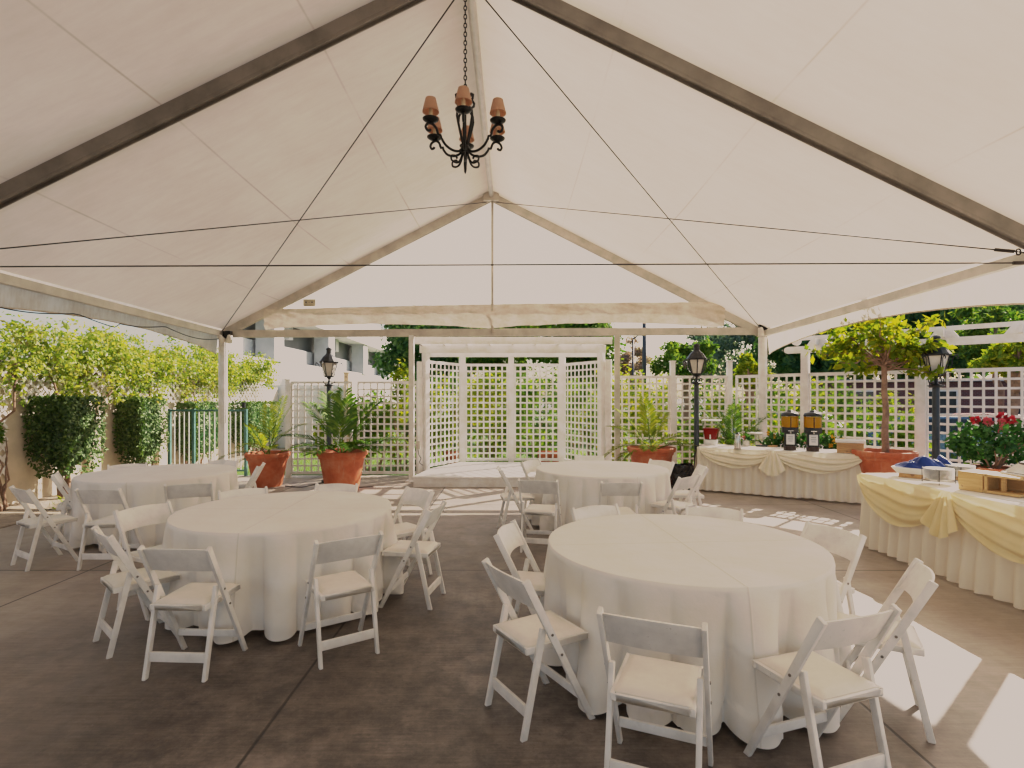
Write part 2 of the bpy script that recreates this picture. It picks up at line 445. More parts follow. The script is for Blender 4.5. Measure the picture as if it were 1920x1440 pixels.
# ------------------------------------------------------------------ mesh builder
class MB:
    def __init__(self):
        self.v, self.f = [], []

    def add(self, vs, fs):
        o = len(self.v)
        self.v += [tuple(p) for p in vs]
        self.f += [tuple(i + o for i in q) for q in fs]
        return self

    def box(self, c, s, rot=None):
        x, y, z = (k / 2 for k in s)
        pts = [Vector(p) for p in ((-x, -y, -z), (x, -y, -z), (x, y, -z), (-x, y, -z), (-x, -y, z), (x, -y, z), (x, y, z), (-x, y, z))]
        if rot is not None:
            pts = [rot @ p for p in pts]
        c = Vector(c)
        return self.add([p + c for p in pts], [(0, 3, 2, 1), (4, 5, 6, 7), (0, 1, 5, 4), (1, 2, 6, 5), (2, 3, 7, 6), (3, 0, 4, 7)])

    def bar(self, a, b, w, h, up=(0, 0, 1)):
        """Rectangular bar from a to b; w sideways, h along the up direction."""
        a, b = Vector(a), Vector(b)
        d = (b - a)
        L = d.length
        d.normalize()
        up = Vector(up)
        s = d.cross(up)
        if s.length < 1e-5:
            s = d.cross(Vector((0, 1, 0)))
        s.normalize()
        u = s.cross(d).normalized()
        m = Matrix((s, d, u)).transposed()
        return self.box((a + b) / 2, (w, L, h), m)

    def tube(self, path, r, seg=8, cap=True):
        path = [Vector(p) for p in path]
        n = len(path)
        rr = r if hasattr(r, '__len__') else [r] * n
        rings = []
        prev = None
        for i, p in enumerate(path):
            d = path[min(i + 1, n - 1)] - path[max(i - 1, 0)]
            if d.length < 1e-9:
                d = Vector((0, 0, 1))
            d.normalize()
            if prev is None:
                ref = Vector((1, 0, 0)) if abs(d.x) < 0.9 else Vector((0, 1, 0))
                s = d.cross(ref).normalized()
            else:
                s = prev - d * prev.dot(d)
                s = s.normalized() if s.length > 1e-6 else d.orthogonal().normalized()
            prev = s
            u = d.cross(s)
            rings.append([p + (s * math.cos(2 * PI * k / seg) + u * math.sin(2 * PI * k / seg)) * rr[i] for k in range(seg)])
        vs = [q for ring in rings for q in ring]
        fs = []
        for i in range(n - 1):
            for k in range(seg):
                k2 = (k + 1) % seg
                fs.append((i * seg + k, i * seg + k2, (i + 1) * seg + k2, (i + 1) * seg + k))
        if cap:
            fs.append(tuple(reversed(range(seg))))
            fs.append(tuple((n - 1) * seg + k for k in range(seg)))
        return self.add(vs, fs)

    def lathe(self, prof, seg=24, c=(0, 0, 0), rot=0.0, sy=1.0, cap=True):
        vs, fs = [], []
        for r, z in prof:
            for k in range(seg):
                a = rot + 2 * PI * k / seg
                vs.append((c[0] + r * math.cos(a), c[1] + r * math.sin(a) * sy, c[2] + z))
        for i in range(len(prof) - 1):
            for k in range(seg):
                k2 = (k + 1) % seg
                fs.append((i * seg + k, i * seg + k2, (i + 1) * seg + k2, (i + 1) * seg + k))
        if cap and prof[0][0] > 1e-6:
            fs.append(tuple(reversed(range(seg))))
        if cap and prof[-1][0] > 1e-6:
            fs.append(tuple((len(prof) - 1) * seg + k for k in range(seg)))
        return self.add(vs, fs)

    def prism(self, poly, z0, z1):
        n = len(poly)
        vs = [(p[0], p[1], z0) for p in poly] + [(p[0], p[1], z1) for p in poly]
        fs = [tuple(reversed(range(n))), tuple(range(n, 2 * n))]
        fs += [(i, (i + 1) % n, n + (i + 1) % n, n + i) for i in range(n)]
        return self.add(vs, fs)

    def grid(self, fn, nu, nv):
        vs = [fn(i / nu, j / nv) for j in range(nv + 1) for i in range(nu + 1)]
        fs = [(j * (nu + 1) + i, j * (nu + 1) + i + 1, (j + 1) * (nu + 1) + i + 1, (j + 1) * (nu + 1) + i)
              for j in range(nv) for i in range(nu)]
        return self.add(vs, fs)

    def leafquad(self, p, n, d, L, W):
        """A pointed leaf: two triangles folded on the midrib."""
        s = n.cross(d)
        if s.length < 1e-4:
            s = d.orthogonal()
        s.normalize()
        a, b = p, p + d * L
        m = p + d * L * 0.45
        return self.add([a, m + s * W * 0.5 - n * W * 0.12, b, m - s * W * 0.5 - n * W * 0.12], [(0, 1, 2, 3)])

    def build(self, name, mat, parent=None, smooth=False, bevel=0.0, subsurf=0):
        me = bpy.data.meshes.new(name)
        me.from_pydata(self.v, [], self.f)
        if bevel:
            bm = bmesh.new()
            bm.from_mesh(me)
            bmesh.ops.remove_doubles(bm, verts=bm.verts, dist=1e-5)
            es = [e for e in bm.edges if len(e.link_faces) == 2 and e.calc_face_angle(0) > 0.6]
            bmesh.ops.bevel(bm, geom=es, offset=bevel, segments=2, profile=0.6, affect='EDGES', clamp_overlap=True)
            bm.to_mesh(me)
            bm.free()
        me.materials.append(MATS[mat])
        if smooth:
            me.polygons.foreach_set('use_smooth', [True] * len(me.polygons))
        elif bevel:
            me.polygons.foreach_set('use_smooth', [True] * len(me.polygons))
            if hasattr(me, 'set_sharp_from_angle'):
                me.set_sharp_from_angle(angle=math.radians(50))
        me.update()
        o = bpy.data.objects.new(name, me)
        col.objects.link(o)
        if parent is not None:
            o.parent = parent
        return o


def tag(o, label, cat, group=None):
    o['label'] = label
    o['category'] = cat
    if group:
        o['group'] = group
    return o


def thing(name, label, cat, loc=(0, 0, 0), rz=0.0, group=None):
    o = bpy.data.objects.new(name, None)
    o.empty_display_size = 0.1
    col.objects.link(o)
    o.location = loc
    o.rotation_euler = (0, 0, rz)
    return tag(o, label, cat, group)


def struct(o):
    o['kind'] = 'structure'
    return o


def stuff(o, label, cat):
    o['kind'] = 'stuff'
    return tag(o, label, cat)


def dup(root, loc, rz, label, group=None):
    r = root.copy()
    col.objects.link(r)
    r.location = loc
    r.rotation_euler = (0, 0, rz)
    r['label'] = label
    if group:
        r['group'] = group
    for ch in list(root.children):
        c = ch.copy()
        col.objects.link(c)
        c.parent = r
        for g in ch.children:
            d = g.copy()
            col.objects.link(d)
            d.parent = c
    return r


# ------------------------------------------------------------------ ground
S = 400.0
struct(MB().grid(lambda u, v: ((u - .5) * 2 * S, (v - .5) * 2 * S + 100, -0.16), 8, 8).build('ground', 'asphalt'))
struct(MB().prism([(-9.6, 12.35), (4.9, 12.35), (6.9, 10.35), (9.0, 13.0), (12, 22), (20, 60), (-9.6, 60)], -0.14, -0.02).build('lawn', 'lawn'))
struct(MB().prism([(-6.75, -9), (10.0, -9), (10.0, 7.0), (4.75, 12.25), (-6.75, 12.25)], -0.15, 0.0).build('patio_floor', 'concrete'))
struct(MB().prism([(-8.3, -9), (-6.76, -9), (-6.76, 18.5), (-8.3, 18.5)], -0.15, 0.012).build('planting_bed', 'bed_soil'))

# ------------------------------------------------------------------ tent
tent = thing('event_tent', 'large white peaked canopy tent covering the whole dining patio', 'tent')


def ez(y):
    return EZ + 0.11 * min(1.0, max(0.0, (YF - y) / BAY))


def roofz(x, y):
    e = ez(y)
    return PZ - (RX - x) * (PZ - e) / (RX - EL) if x < RX else PZ - (x - RX) * (PZ - e) / (ER - RX)


cm = MB()
for b in range(3):
    y1, y0 = FRAMES[b], FRAMES[b + 1]
    for side in (0, 1):
        xe = EL if side == 0 else ER

        def fn(u, v, y0=y0, y1=y1, xe=xe):
            x = RX + (xe - RX) * u
            y = y0 + (y1 - y0) * v
            sag = 0.07 * math.sin(PI * u) * math.sin(PI * v) + 0.012 * mnoise.noise(Vector((x * 1.3, y * 0.8, 3.0)))
            return (x, y, roofz(x, y) + 0.085 - sag)
        cm.grid(fn, 28, 24)
cm.build('canopy', 'tent_vinyl', tent, smooth=True)


def rafter(side, y, mat, w, h):
    xe = EL if side < 0 else ER
    a = Vector((RX, y, PZ))
    b = Vector((xe, y, ez(y)))
    m = MB().bar(a, b, w, h, up=(0, 0, 1))
    d = (b - a).normalized()
    n = Vector((-d.z * (1 if side > 0 else 1), 0, d.x)).normalized()
    if n.z < 0:
        n = -n
    off = -n * (h * 0.5 + 0.014)
    for s in (-1, 1):                     # lips of the extrusion along both lower edges
        m.bar(a + off + Vector((0, s * w * 0.40, 0)), b + off + Vector((0, s * w * 0.40, 0)), w * 0.16, 0.028)
    m.build('rafter', mat, tent)


for y, mat, w, h in ((FRAMES[0], 'frame_metal', 0.10, 0.13), (FRAMES[1], 'rafter_metal', 0.10, 0.12), (FRAMES[2], 'rafter_metal', 0.115, 0.13), (FRAMES[3], 'rafter_metal', 0.115, 0.13)):
    rafter(-1, y, mat, w, h)
    rafter(1, y, mat, w, h)
MB().tube([(RX, FRAMES[-1], PZ - 0.02), (RX, FRAMES[0] - 0.05, PZ - 0.02)], 0.05, 14).build('ridge_pole', 'pole_metal', tent, smooth=True)
# peak plate where the far rafters meet
MB().prism([(-0.16, -0.03), (0.16, -0.03), (0.16, 0.03), (-0.16, 0.03)], -0.13, 0.05).build('peak_bracket', 'frame_metal', tent).location = (RX, YF - 0.10, PZ)
for xe, s in ((EL, -1), (ER, 1)):
    for ya, yb in zip(FRAMES[:-1], FRAMES[1:]):
        MB().bar((xe - s * 0.02, yb + 0.003, ez(yb) - 0.02), (xe - s * 0.02, ya, ez(ya) - 0.02), 0.09, 0.11).build('eave_beam', 'eave_metal', tent)
    for y in FRAMES:
        m = MB()
        m.tube([(xe, y, 0.0), (xe, y, ez(y) - 0.08)], 0.085, 14)
        m.lathe([(0.16, 0.0), (0.16, 0.02), (0.10, 0.05)], 16, (xe, y, 0))
        m.build('post', 'white_paint', tent, smooth=False, bevel=0.0)
# far eave beam, intermediate posts, king post
MB().bar((EL, YF, EZ - 0.01), (ER, YF, EZ + 0.05), 0.09, 0.15).build('eave_beam', 'frame_metal', tent)
for px in (772, 1157):
    x = (px - CX) * YF / F
    MB().box((x, YF - 0.01, 1.5), (0.10, 0.10, 3.0)).box((x, YF - 0.01, 0.012), (0.22, 0.22, 0.024)).build('post', 'frame_metal' if px > 1000 else 'white_paint', tent)
MB().tube([(RX + 0.02, YF - 0.07, PZ - 0.1), (RX + 0.02, YF - 0.07, EZ)], 0.028, 10).build('king_post', 'frame_metal', tent, smooth=True)
# gable panel over the far frame
zb = 3.55
sl = (PZ - EZ) / (RX - EL)
gm = MB()


def gfn(u, v):
    z = zb + (PZ - zb) * v
    xl, xr = RX - (PZ - z) / sl, RX + (PZ - z) / ((PZ - EZ) / (ER - RX))
    x = xl + (xr - xl) * u
    z = z + 0.085
    return (x, YF + 0.075 + 0.012 * mnoise.noise(Vector((x * 1.2, 0, z * 1.2))), z)


gm.grid(gfn, 30, 16)
gm.build('gable_panel', 'gable_vinyl', tent, smooth=True)
# stained band of rolled vinyl under the gable
x0, x1 = (500 - CX) * YF / F, (1355 - CX) * YF / F


def bfn(u, v):
    x = x0 + (x1 - x0) * u
    top = 3.53 + 0.14 * u + 0.03 * math.sin(u * 3)
    bot = 3.11 + 0.05 * u + 0.10 * abs(math.sin(u * PI * 2.05)) ** 0.8 + 0.012 * mnoise.noise(Vector((x * 3.0, 0, 0)))
    z = top + (bot - top) * v
    w = 0.05 * math.sin(PI * v) + 0.05 * mnoise.noise(Vector((x * 2.2 + z * 3, z * 6, 1.7))) + 0.025 * mnoise.noise(Vector((x * 7 + z * 9, z * 13, 5.0)))
    w += 0.03 * max(0, mnoise.noise(Vector((x * 1.1 - z * 5, z * 2, 9.0))))
    w += 0.035 * (1 - abs(mnoise.noise(Vector((x * 1.6 + z * 4.0, z * 7.0, 21.0)))) * 2.2) * math.sin(PI * min(1, v * 1.3)) ** 0.5 * 0.6
    w += 0.02 * abs(math.sin(x * 5.5 + 3 * mnoise.noise(Vector((x, 0, 2))) + v * 5)) * (1 - v)
    return (x, YF - 0.06 - w, z)


MB().grid(bfn, 220, 16).build('rolled_valance', 'dirty_vinyl', tent, smooth=True)
# label plate on the gable
c = at(580, 568, YF + 0.03)
pl = MB().box(c, (0.25, 0.012, 0.15)).build('label_plate', 'tag_tan', tent)
mk = MB()
for dx in (-0.065, 0.06):
    mk.lathe([(0.018, 0.0), (0.018, 0.004)], 6, (0, 0, 0))
    n0 = len(mk.v) - 12
    for i in range(n0, len(mk.v)):
        q = Vector(mk.v[i])
        mk.v[i] = (c.x + dx + q.x, c.y - 0.0075 - q.z, c.z + 0.012 + q.y)
mk.box((c.x, c.y - 0.008, c.z + 0.012), (0.04, 0.004, 0.006)).box((c.x, c.y - 0.008, c.z - 0.045), (0.17, 0.004, 0.006))
mk.build('printed_mark', 'ink', pl)
# side valances, one per bay and side
for xe, s in ((EL, -1), (ER, 1)):
    for b in range(3):
        y1, y0 = FRAMES[b], FRAMES[b + 1]

        def vfn(u, v, xe=xe, s=s, y0=y0, y1=y1):
            y = y0 + (y1 - y0) * u
            bot = 2.62 + 0.26 * (math.sin(PI * u) ** 0.75 if 0 < u < 1 else 0)
            top = ez(y) + 0.10
            z = top + (bot - top) * v
            w = v * (0.03 * mnoise.noise(Vector((y * 3.2, z * 1.5, s * 4.0))) + 0.035 * math.sin(y * 7.0 + z * 9.0) * mnoise.noise(Vector((y * 0.6, 2.0, s))))
            return (xe + s * (0.012 + w + 0.07 * min(1, v * 3) + 0.05 * v), y, z)
        vm = MB().grid(vfn, 90, 10).build('valance', 'valance_vinyl', tent, smooth=True)
        hem = [Vector(vfn(u / 60, 1.0)) for u in range(61)]
        MB().tube(hem, 0.011, 6).build('hem', 'dirty_vinyl', vm, smooth=True)
# bracing cables with turnbuckles at the side frames
cab = [((EL, YF - 0.08, EZ), (RX - 0.05, YN + 0.1, PZ - 0.12)), ((ER, YF - 0.08, EZ), (RX + 0.05, YN + 0.1, PZ - 0.12)),
       ((EL, YN + 0.1, EZ + 0.05), (RX - 0.10, YF - 0.1, PZ - 0.16)), ((ER, YN + 0.1, EZ + 0.09), (RX + 0.10, YF - 0.1, PZ - 0.16)),
       ((EL, YN, EZ - 0.06), (ER, YN, EZ - 0.02))]
for a, b in cab:
    a, b = Vector(a), Vector(b)
    MB().tube([a, b], 0.0075, 6).build('cable', 'cable_steel', tent, smooth=True)
for k, ((ax, ay, az), (bx, by, bz)) in enumerate(cab[3:]):
    e = Vector((ax, ay, az)) if k == 0 else Vector((bx, by, bz))
    o = Vector((bx, by, bz)) if k == 0 else Vector((ax, ay, az))
    d = (o - e).normalized()
    p = e + d * 0.20
    m = MB().tube([p, p + d * 0.16], 0.018, 8)
    ring = [p - d * 0.03 + Vector((0.035 * math.cos(a) * d.x, 0, 0.03 * math.sin(a))) for a in [i * PI / 6 for i in range(13)]]
    m.tube(ring, 0.008, 6)
    m.build('turnbuckle', 'cable_steel', tent, smooth=True)


def floodlight(px, py, label):
    p = at(px, py, YF - 0.22)
    t = thing('floodlight', label, 'floodlight', p, group='twin floodlights on the tent corners')
    MB().box((0, 0.06, 0.08), (0.16, 0.10, 0.14)).tube([(-0.1, 0.03, 0.03), (0.1, 0.03, 0.03)], 0.03, 8).build('bracket', 'black_iron', t, bevel=0.008)
    for s in (-1, 1):
        h = MB().lathe([(0.015, 0.10), (0.045, 0.09), (0.055, 0.02), (0.066, -0.05), (0.06, -0.065), (0.0, -0.075)], 16)
        o = h.build('lamp_head', 'milk_glass', t, smooth=True)
        o.location = (s * 0.075, -0.02, -0.03)
        o.rotation_euler = (0.5, s * 0.45, 0)
    return t


floodlight(424, 634, 'twin white floodlight on the tent corner by the parking garage')
floodlight(1433, 620, 'twin white floodlight on the tent corner above the buffet')
# electric wire slung under the hedge-side eave and down the corner post
wp = []
for i in range(70):
    u = i / 69
    y = YF - 0.1 - u * 7.6
    wp.append((EL + 0.07, y, EZ - 0.11 - 0.10 * abs(math.sin(u * PI * 4.0)) - (0.07 if 0.4 < u < 0.75 else 0)))
wl = MB().tube(wp, 0.008, 6)
wl.tube([(EL + 0.11, YF - 0.1, EZ - 0.1), (EL + 0.12, YF - 0.1, 1.75), (EL + 0.11, YF - 0.1, 1.2)], 0.009, 6)
tag(wl.build('electric_wire', 'rope_dark', smooth=True), 'thin dark wire looping under the hedge-side tent eave', 'wire')

# ------------------------------------------------------------------ chandelier
chx, chy = RX - 0.03, 5.32
ch = thing('chandelier', 'black wrought iron chandelier with six small terracotta lampshades', 'chandelier', (chx, chy, 3.885))
top = PZ - 3.885 - 0.12
links = MB()
zc = 0.80
k = 0
while zc < top:
    r, hh = 0.014, 0.026
    pts = []
    for i in range(9):
        a = 2 * PI * i / 8
        pts.append((r * math.cos(a) * (1 if k % 2 else 0), r * math.cos(a) * (0 if k % 2 else 1), zc + hh * math.sin(a)))
    links.tube(pts, 0.006, 5, cap=False)
    zc += 0.042
    k += 1
links.build('chain', 'black_iron', ch, smooth=True)
KZ = 0.80
# central cage
cg = MB()
cg.tube([(0, 0, 0.0), (0, 0, 0.02), (0, 0, 0.10), (0, 0, 0.24)], [0.002, 0.012, 0.017, 0.014], 8)
cg.lathe([(0.0, 0.19), (0.038, 0.2), (0.045, 0.23), (0.038, 0.27), (0.02, 0.29)], 12)
cg.tube([(0, 0, 0.24), (0, 0, 0.78)], 0.012, 8)
for i in range(4):
    a = 2 * PI * (i + 0.5) / 4
    pts = []
    for r, z in ((0.02, 0.32), (0.045, 0.42), (0.082, 0.56), (0.102, 0.66), (0.095, 0.73), (0.058, 0.785), (0.045, 0.80), (0.07, 0.82), (0.108, 0.86), (0.115, 0.90), (0.09, 0.925), (0.072, 0.90)):
        pts.append((r * math.cos(a), r * math.sin(a), z * KZ))
    cg.tube(pts, 0.0125, 7)
cg.build('cage', 'black_iron', ch, smooth=True)


def catmull(pts, n=6):
    P = [Vector(p) for p in pts]
    P = [P[0] * 2 - P[1]] + P + [P[-1] * 2 - P[-2]]
    out = []
    for i in range(1, len(P) - 2):
        for k in range(n):
            t = k / n
            a, b, c, d = P[i - 1], P[i], P[i + 1], P[i + 2]
            out.append(0.5 * ((2 * b) + (c - a) * t + (2 * a - 5 * b + 4 * c - d) * t * t + (3 * b - a - 3 * c + d) * t ** 3))
    out.append(P[-2])
    return out


for i in range(6):
    a = -PI / 2 + i * PI / 3 + 0.04
    ca, sa = math.cos(a), math.sin(a)
    P = lambda r, z: (r * ca, r * sa, z * KZ)
    arm = MB()
    arm.tube(catmull([P(0.02, 0.33), P(0.03, 0.24), P(0.06, 0.14), P(0.10, 0.11), P(0.145, 0.13), P(0.145, 0.18), P(0.105, 0.19), P(0.085, 0.16)]), 0.0105, 6)
    arm.tube(catmull([P(0.03, 0.30), P(0.07, 0.255), P(0.14, 0.25), P(0.21, 0.29), P(0.255, 0.36)]) + [P(0.258, 0.385), P(0.285, 0.388)] +
             catmull([P(0.288, 0.40), P(0.305, 0.455), P(0.345, 0.49), P(0.39, 0.48), P(0.41, 0.44), P(0.395, 0.405), P(0.37, 0.405), P(0.362, 0.42)]), 0.0125, 7)
    arm.tube([P(0.36, 0.485), P(0.36, 0.53)], 0.008, 6)
    am = arm.build('arm', 'black_iron', ch, smooth=True)
    MB().lathe([(0.008, 0.505), (0.05, 0.517), (0.074, 0.533), (0.076, 0.541), (0.055, 0.538), (0.0, 0.532)], 18, (0.36 * ca, 0.36 * sa, 0.53 * (KZ - 1))).build('drip_pan', 'black_iron', am, smooth=True)
    MB().lathe([(0.018, 0.535), (0.018, 0.625), (0.012, 0.63), (0.012, 0.66), (0.0, 0.66)], 12, (0.36 * ca, 0.36 * sa, 0.53 * (KZ - 1))).build('candle_sleeve', 'candle_ivory', am, smooth=False)
    MB().lathe([(0.076, 0.605), (0.079, 0.602), (0.077, 0.61), (0.048, 0.73), (0.046, 0.73), (0.074, 0.607)], 28, (0.36 * ca, 0.36 * sa, 0.53 * (KZ - 1)), cap=False).build('lampshade', 'shade_fabric', am, smooth=True)

# ------------------------------------------------------------------ chairs
CW = 0.215


def make_chair():
    t = thing('folding_chair', 'white folding chair', 'chair')

    def rail_y(z):
        return 0.215 - 0.425 * (z / 0.815)

    for s in (-1, 1):
        m = MB()
        m.bar((s * CW, rail_y(0.0), 0.0), (s * CW, rail_y(0.815), 0.815), 0.022, 0.044, up=(0, 1, 0))
        # flatten the foot on the floor
        for i, p in enumerate(m.v):
            if p[2] < 0.03:
                m.v[i] = (p[0], p[1], 0.0)
        m.build('front_leg', 'chair_paint', t, bevel=0.005)
        m = MB()
        m.bar((s * (CW - 0.026), -0.205, 0.0), (s * (CW - 0.026), -0.085, 0.545), 0.024, 0.036, up=(0, 1, 0))
        for i, p in enumerate(m.v):
            if p[2] < 0.03:
                m.v[i] = (p[0], p[1], 0.0)
        m.build('rear_leg', 'chair_paint', t, bevel=0.006)
        b = MB()
        for y, z in ((rail_y(0.515), 0.515), (rail_y(0.40), 0.40)):
            ring = MB().lathe([(0.0, 0.0), (0.007, 0.0), (0.007, 0.004), (0.0, 0.005)], 10)
            b.add([(s * (CW + 0.0115 + p[2]), y + p[0], z + p[1]) for p in ring.v], ring.f)
        b.build('bolt', 'bolt', t)
    # seat frame with its padded insert
    fr = MB()
    z = 0.435
    for s in (-1, 1):
        fr.box((s * 0.166, 0.02, z), (0.024, 0.40, 0.036))
    fr.box((0, 0.208, z), (0.356, 0.024, 0.036)).box((0, -0.168, z), (0.308, 0.024, 0.036))
    st = fr.build('seat', 'chair_paint', t, bevel=0.005)

    def pfn(u, v):
        x, y = (u - .5) * 0.328, -0.168 + v * 0.372
        e = min(u, 1 - u, v, 1 - v)
        return (x, y, 0.4545 + 0.018 * min(1.0, e / 0.10) ** 0.5 + 0.004 * math.sin(PI * u) * math.sin(PI * v))
    pd = MB().grid(pfn, 18, 18)
    pd.box((0, 0.018, 0.448), (0.322, 0.366, 0.010))
    pd.build('pad', 'chair_pad', st, smooth=True)
    # curved back panel
    bp = MB()
    nu = 12
    vs, fs = [], []
    for i in range(nu + 1):
        u = i / nu
        x = (u - .5) * 2 * (CW - 0.010)
        bow = 0.034 * (1 - (2 * u - 1) ** 2)
        arch = 0.012 * (1 - (2 * u - 1) ** 2)
        for zz, th in ((0.648, 0.0), (0.802, 0.0), (0.802, 0.014), (0.648, 0.014)):
            y = rail_y(zz) - bow - 0.004 + th
            vs.append((x, y, zz + (arch if zz > 0.7 else arch * 0.7)))
    for i in range(nu):
        o, p = i * 4, (i + 1) * 4
        for k in range(4):
            fs.append((o + k, o + (k + 1) % 4, p + (k + 1) % 4, p + k))
    fs += [(3, 2, 1, 0), (nu * 4, nu * 4 + 1, nu * 4 + 2, nu * 4 + 3)]
    bp.add(vs, fs)
    bp.build('backrest', 'chair_paint', t, bevel=0.003)
    MB().bar((-CW + 0.012, rail_y(0.15) , 0.15), (CW - 0.012, rail_y(0.15), 0.15), 0.018, 0.045).build('front_stretcher', 'chair_paint', t, bevel=0.004)
    ry = -0.205 + 0.12 * (0.13 / 0.545)
    MB().bar((-CW + 0.038, ry, 0.13), (CW - 0.038, ry, 0.13), 0.018, 0.06).build('rear_stretcher', 'chair_paint', t, bevel=0.004)
    return t


CS = 0.949
T1, T2, T3, T4 = Vector((1.13, 3.69, 0)), Vector((-1.96, 4.81, 0)), Vector((1.22, 7.53, 0)), Vector((-4.54, 7.12, 0))
# back-top centre (measured), facing direction, label
CH = [
    # table beside the swagged buffet
    (-.05, 3.11, .857, .515, 'white folding chair on the aisle, sunlight patch on its cream seat', 1),
    (-.06, 4.13, .95, -.25, 'white folding chair tucked in on the aisle behind the one with the sunlit seat', 1),
    (.607, 2.43, .39, .92, 'chipped white folding chair with its back squarely to the viewer at the creased table', 1),
    (1.57, 2.48, -.33, .945, 'white folding chair angled beside the front cloth with its shaded rail crossing another chair', 1),
    (2.33, 3.10, -.88, .48, 'white folding chair standing in floor sunlight with its curved back seen edge on', 1),
    (2.40, 4.10, -.94, -.34, 'white folding chair facing away from the yellow swag buffet', 1),
    (.73, 4.93, .42, -.9, 'white folding chair peeping over the creased cloth on the aisle side, facing forward', 1),
    (1.78, 4.87, -.35, -.94, 'white folding chair whose back shows above the creased cloth toward the buffet', 1),
    # table across the aisle
    (-2.98, 4.00, .67, .74, 'white folding chair seen in profile, outermost of the two crossed chairs', 2),
    (-3.30, 4.93, .90, -.42, 'white folding chair with bright curved back at the hedge-side end of the aisle table', 2),
    (-2.18, 3.56, .05, 1.0, 'white folding chair, back to the viewer, overlapping the profile chair', 2),
    (-1.12, 3.83, -.57, .82, 'white folding chair with triangular folds of light on its seat, beside the floor joint', 2),
    (-.66, 4.95, -.98, .17, 'white folding chair seen edge on along the aisle', 2),
    (-.97, 5.85, -.72, -.69, 'white folding chair just behind the edge-on aisle chair, facing inward', 2),
    (-1.96, 6.20, -.05, -1.0, 'white folding chair showing only its arched top before the big palm pot', 2),
    (-2.85, 5.85, .60, -.80, 'grey shaded chair back on the far rim of the aisle table', 2),
    # table in front of the stage
    (-.18, 7.55, 1.0, .12, 'white folding chair edge on in front of the stage step', 3),
    (.27, 8.45, .80, -.6, 'white folding chair close against the stage platform', 3),
    (.30, 6.46, .22, .975, 'white folding chair pulled out, grey back to viewer, near the stage-side aisle', 3),
    (1.25, 6.30, .0, 1.0, 'white folding chair centred before the stage-side tablecloth with its back turned', 3),
    (2.20, 6.80, -.66, .75, 'white folding chair with tilted grey rail beside the stage-side table', 3),
    (2.69, 7.75, -.98, .1, 'bright white folding chair against the cream buffet skirt', 3),
    (2.30, 8.45, -.85, -.53, 'white folding chair in front of the wide terracotta bowl', 3),
    (1.28, 9.15, 0, -1.0, 'white folding chair almost hidden behind the stage-side table', 3),
    # table by the clipped hedges
    (-5.27, 5.90, .52, .85, 'white folding chair turned sideways beside the low planting', 4),
    (-5.72, 6.90, .82, .57, 'white folding chair before the big dark hedge trunk', 4),
    (-4.38, 5.83, 0, 1.0, 'white folding chair, grey back to viewer, at the hedge-side table', 4),
    (-3.63, 6.20, -.40, .92, 'white folding chair between the hedge-side table and the aisle table', 4),
    (-3.60, 7.95, -.96, -.25, 'white folding chair in front of the smaller terracotta palm pot', 4),
    (-5.58, 8.02, .6, -.8, 'white folding chair behind the hedge-side table below the narrow hedge', 4),
    (-4.45, 8.55, -.1, -1.0, 'white folding chair behind the hedge-side table before the green gate', 4),
    (-3.50, 3.50, -.75, -.66, 'corner of a white chair cut by the picture edge beside the long floor joint', 0),
]
GR = {1: 'chairs around the creased front table', 2: 'chairs around the aisle table', 3: 'chairs around the stage-side table', 4: 'chairs around the hedge-side table', 0: 'chair at the picture edge'}
proto = None
for bx, by, dx, dy, lab, g in CH:
    L = math.hypot(dx, dy)
    dx, dy = dx / L, dy / L
    loc = (bx * CS + 0.215 * dx, by * CS + 0.215 * dy, 0)
    rz = math.atan2(dy, dx) - PI / 2
    if proto is None:
        proto = make_chair()
        proto.location, proto.rotation_euler = loc, (0, 0, rz)
        proto['label'], proto['group'] = lab, GR[g]
    else:
        dup(proto, loc, rz, lab, GR[g])


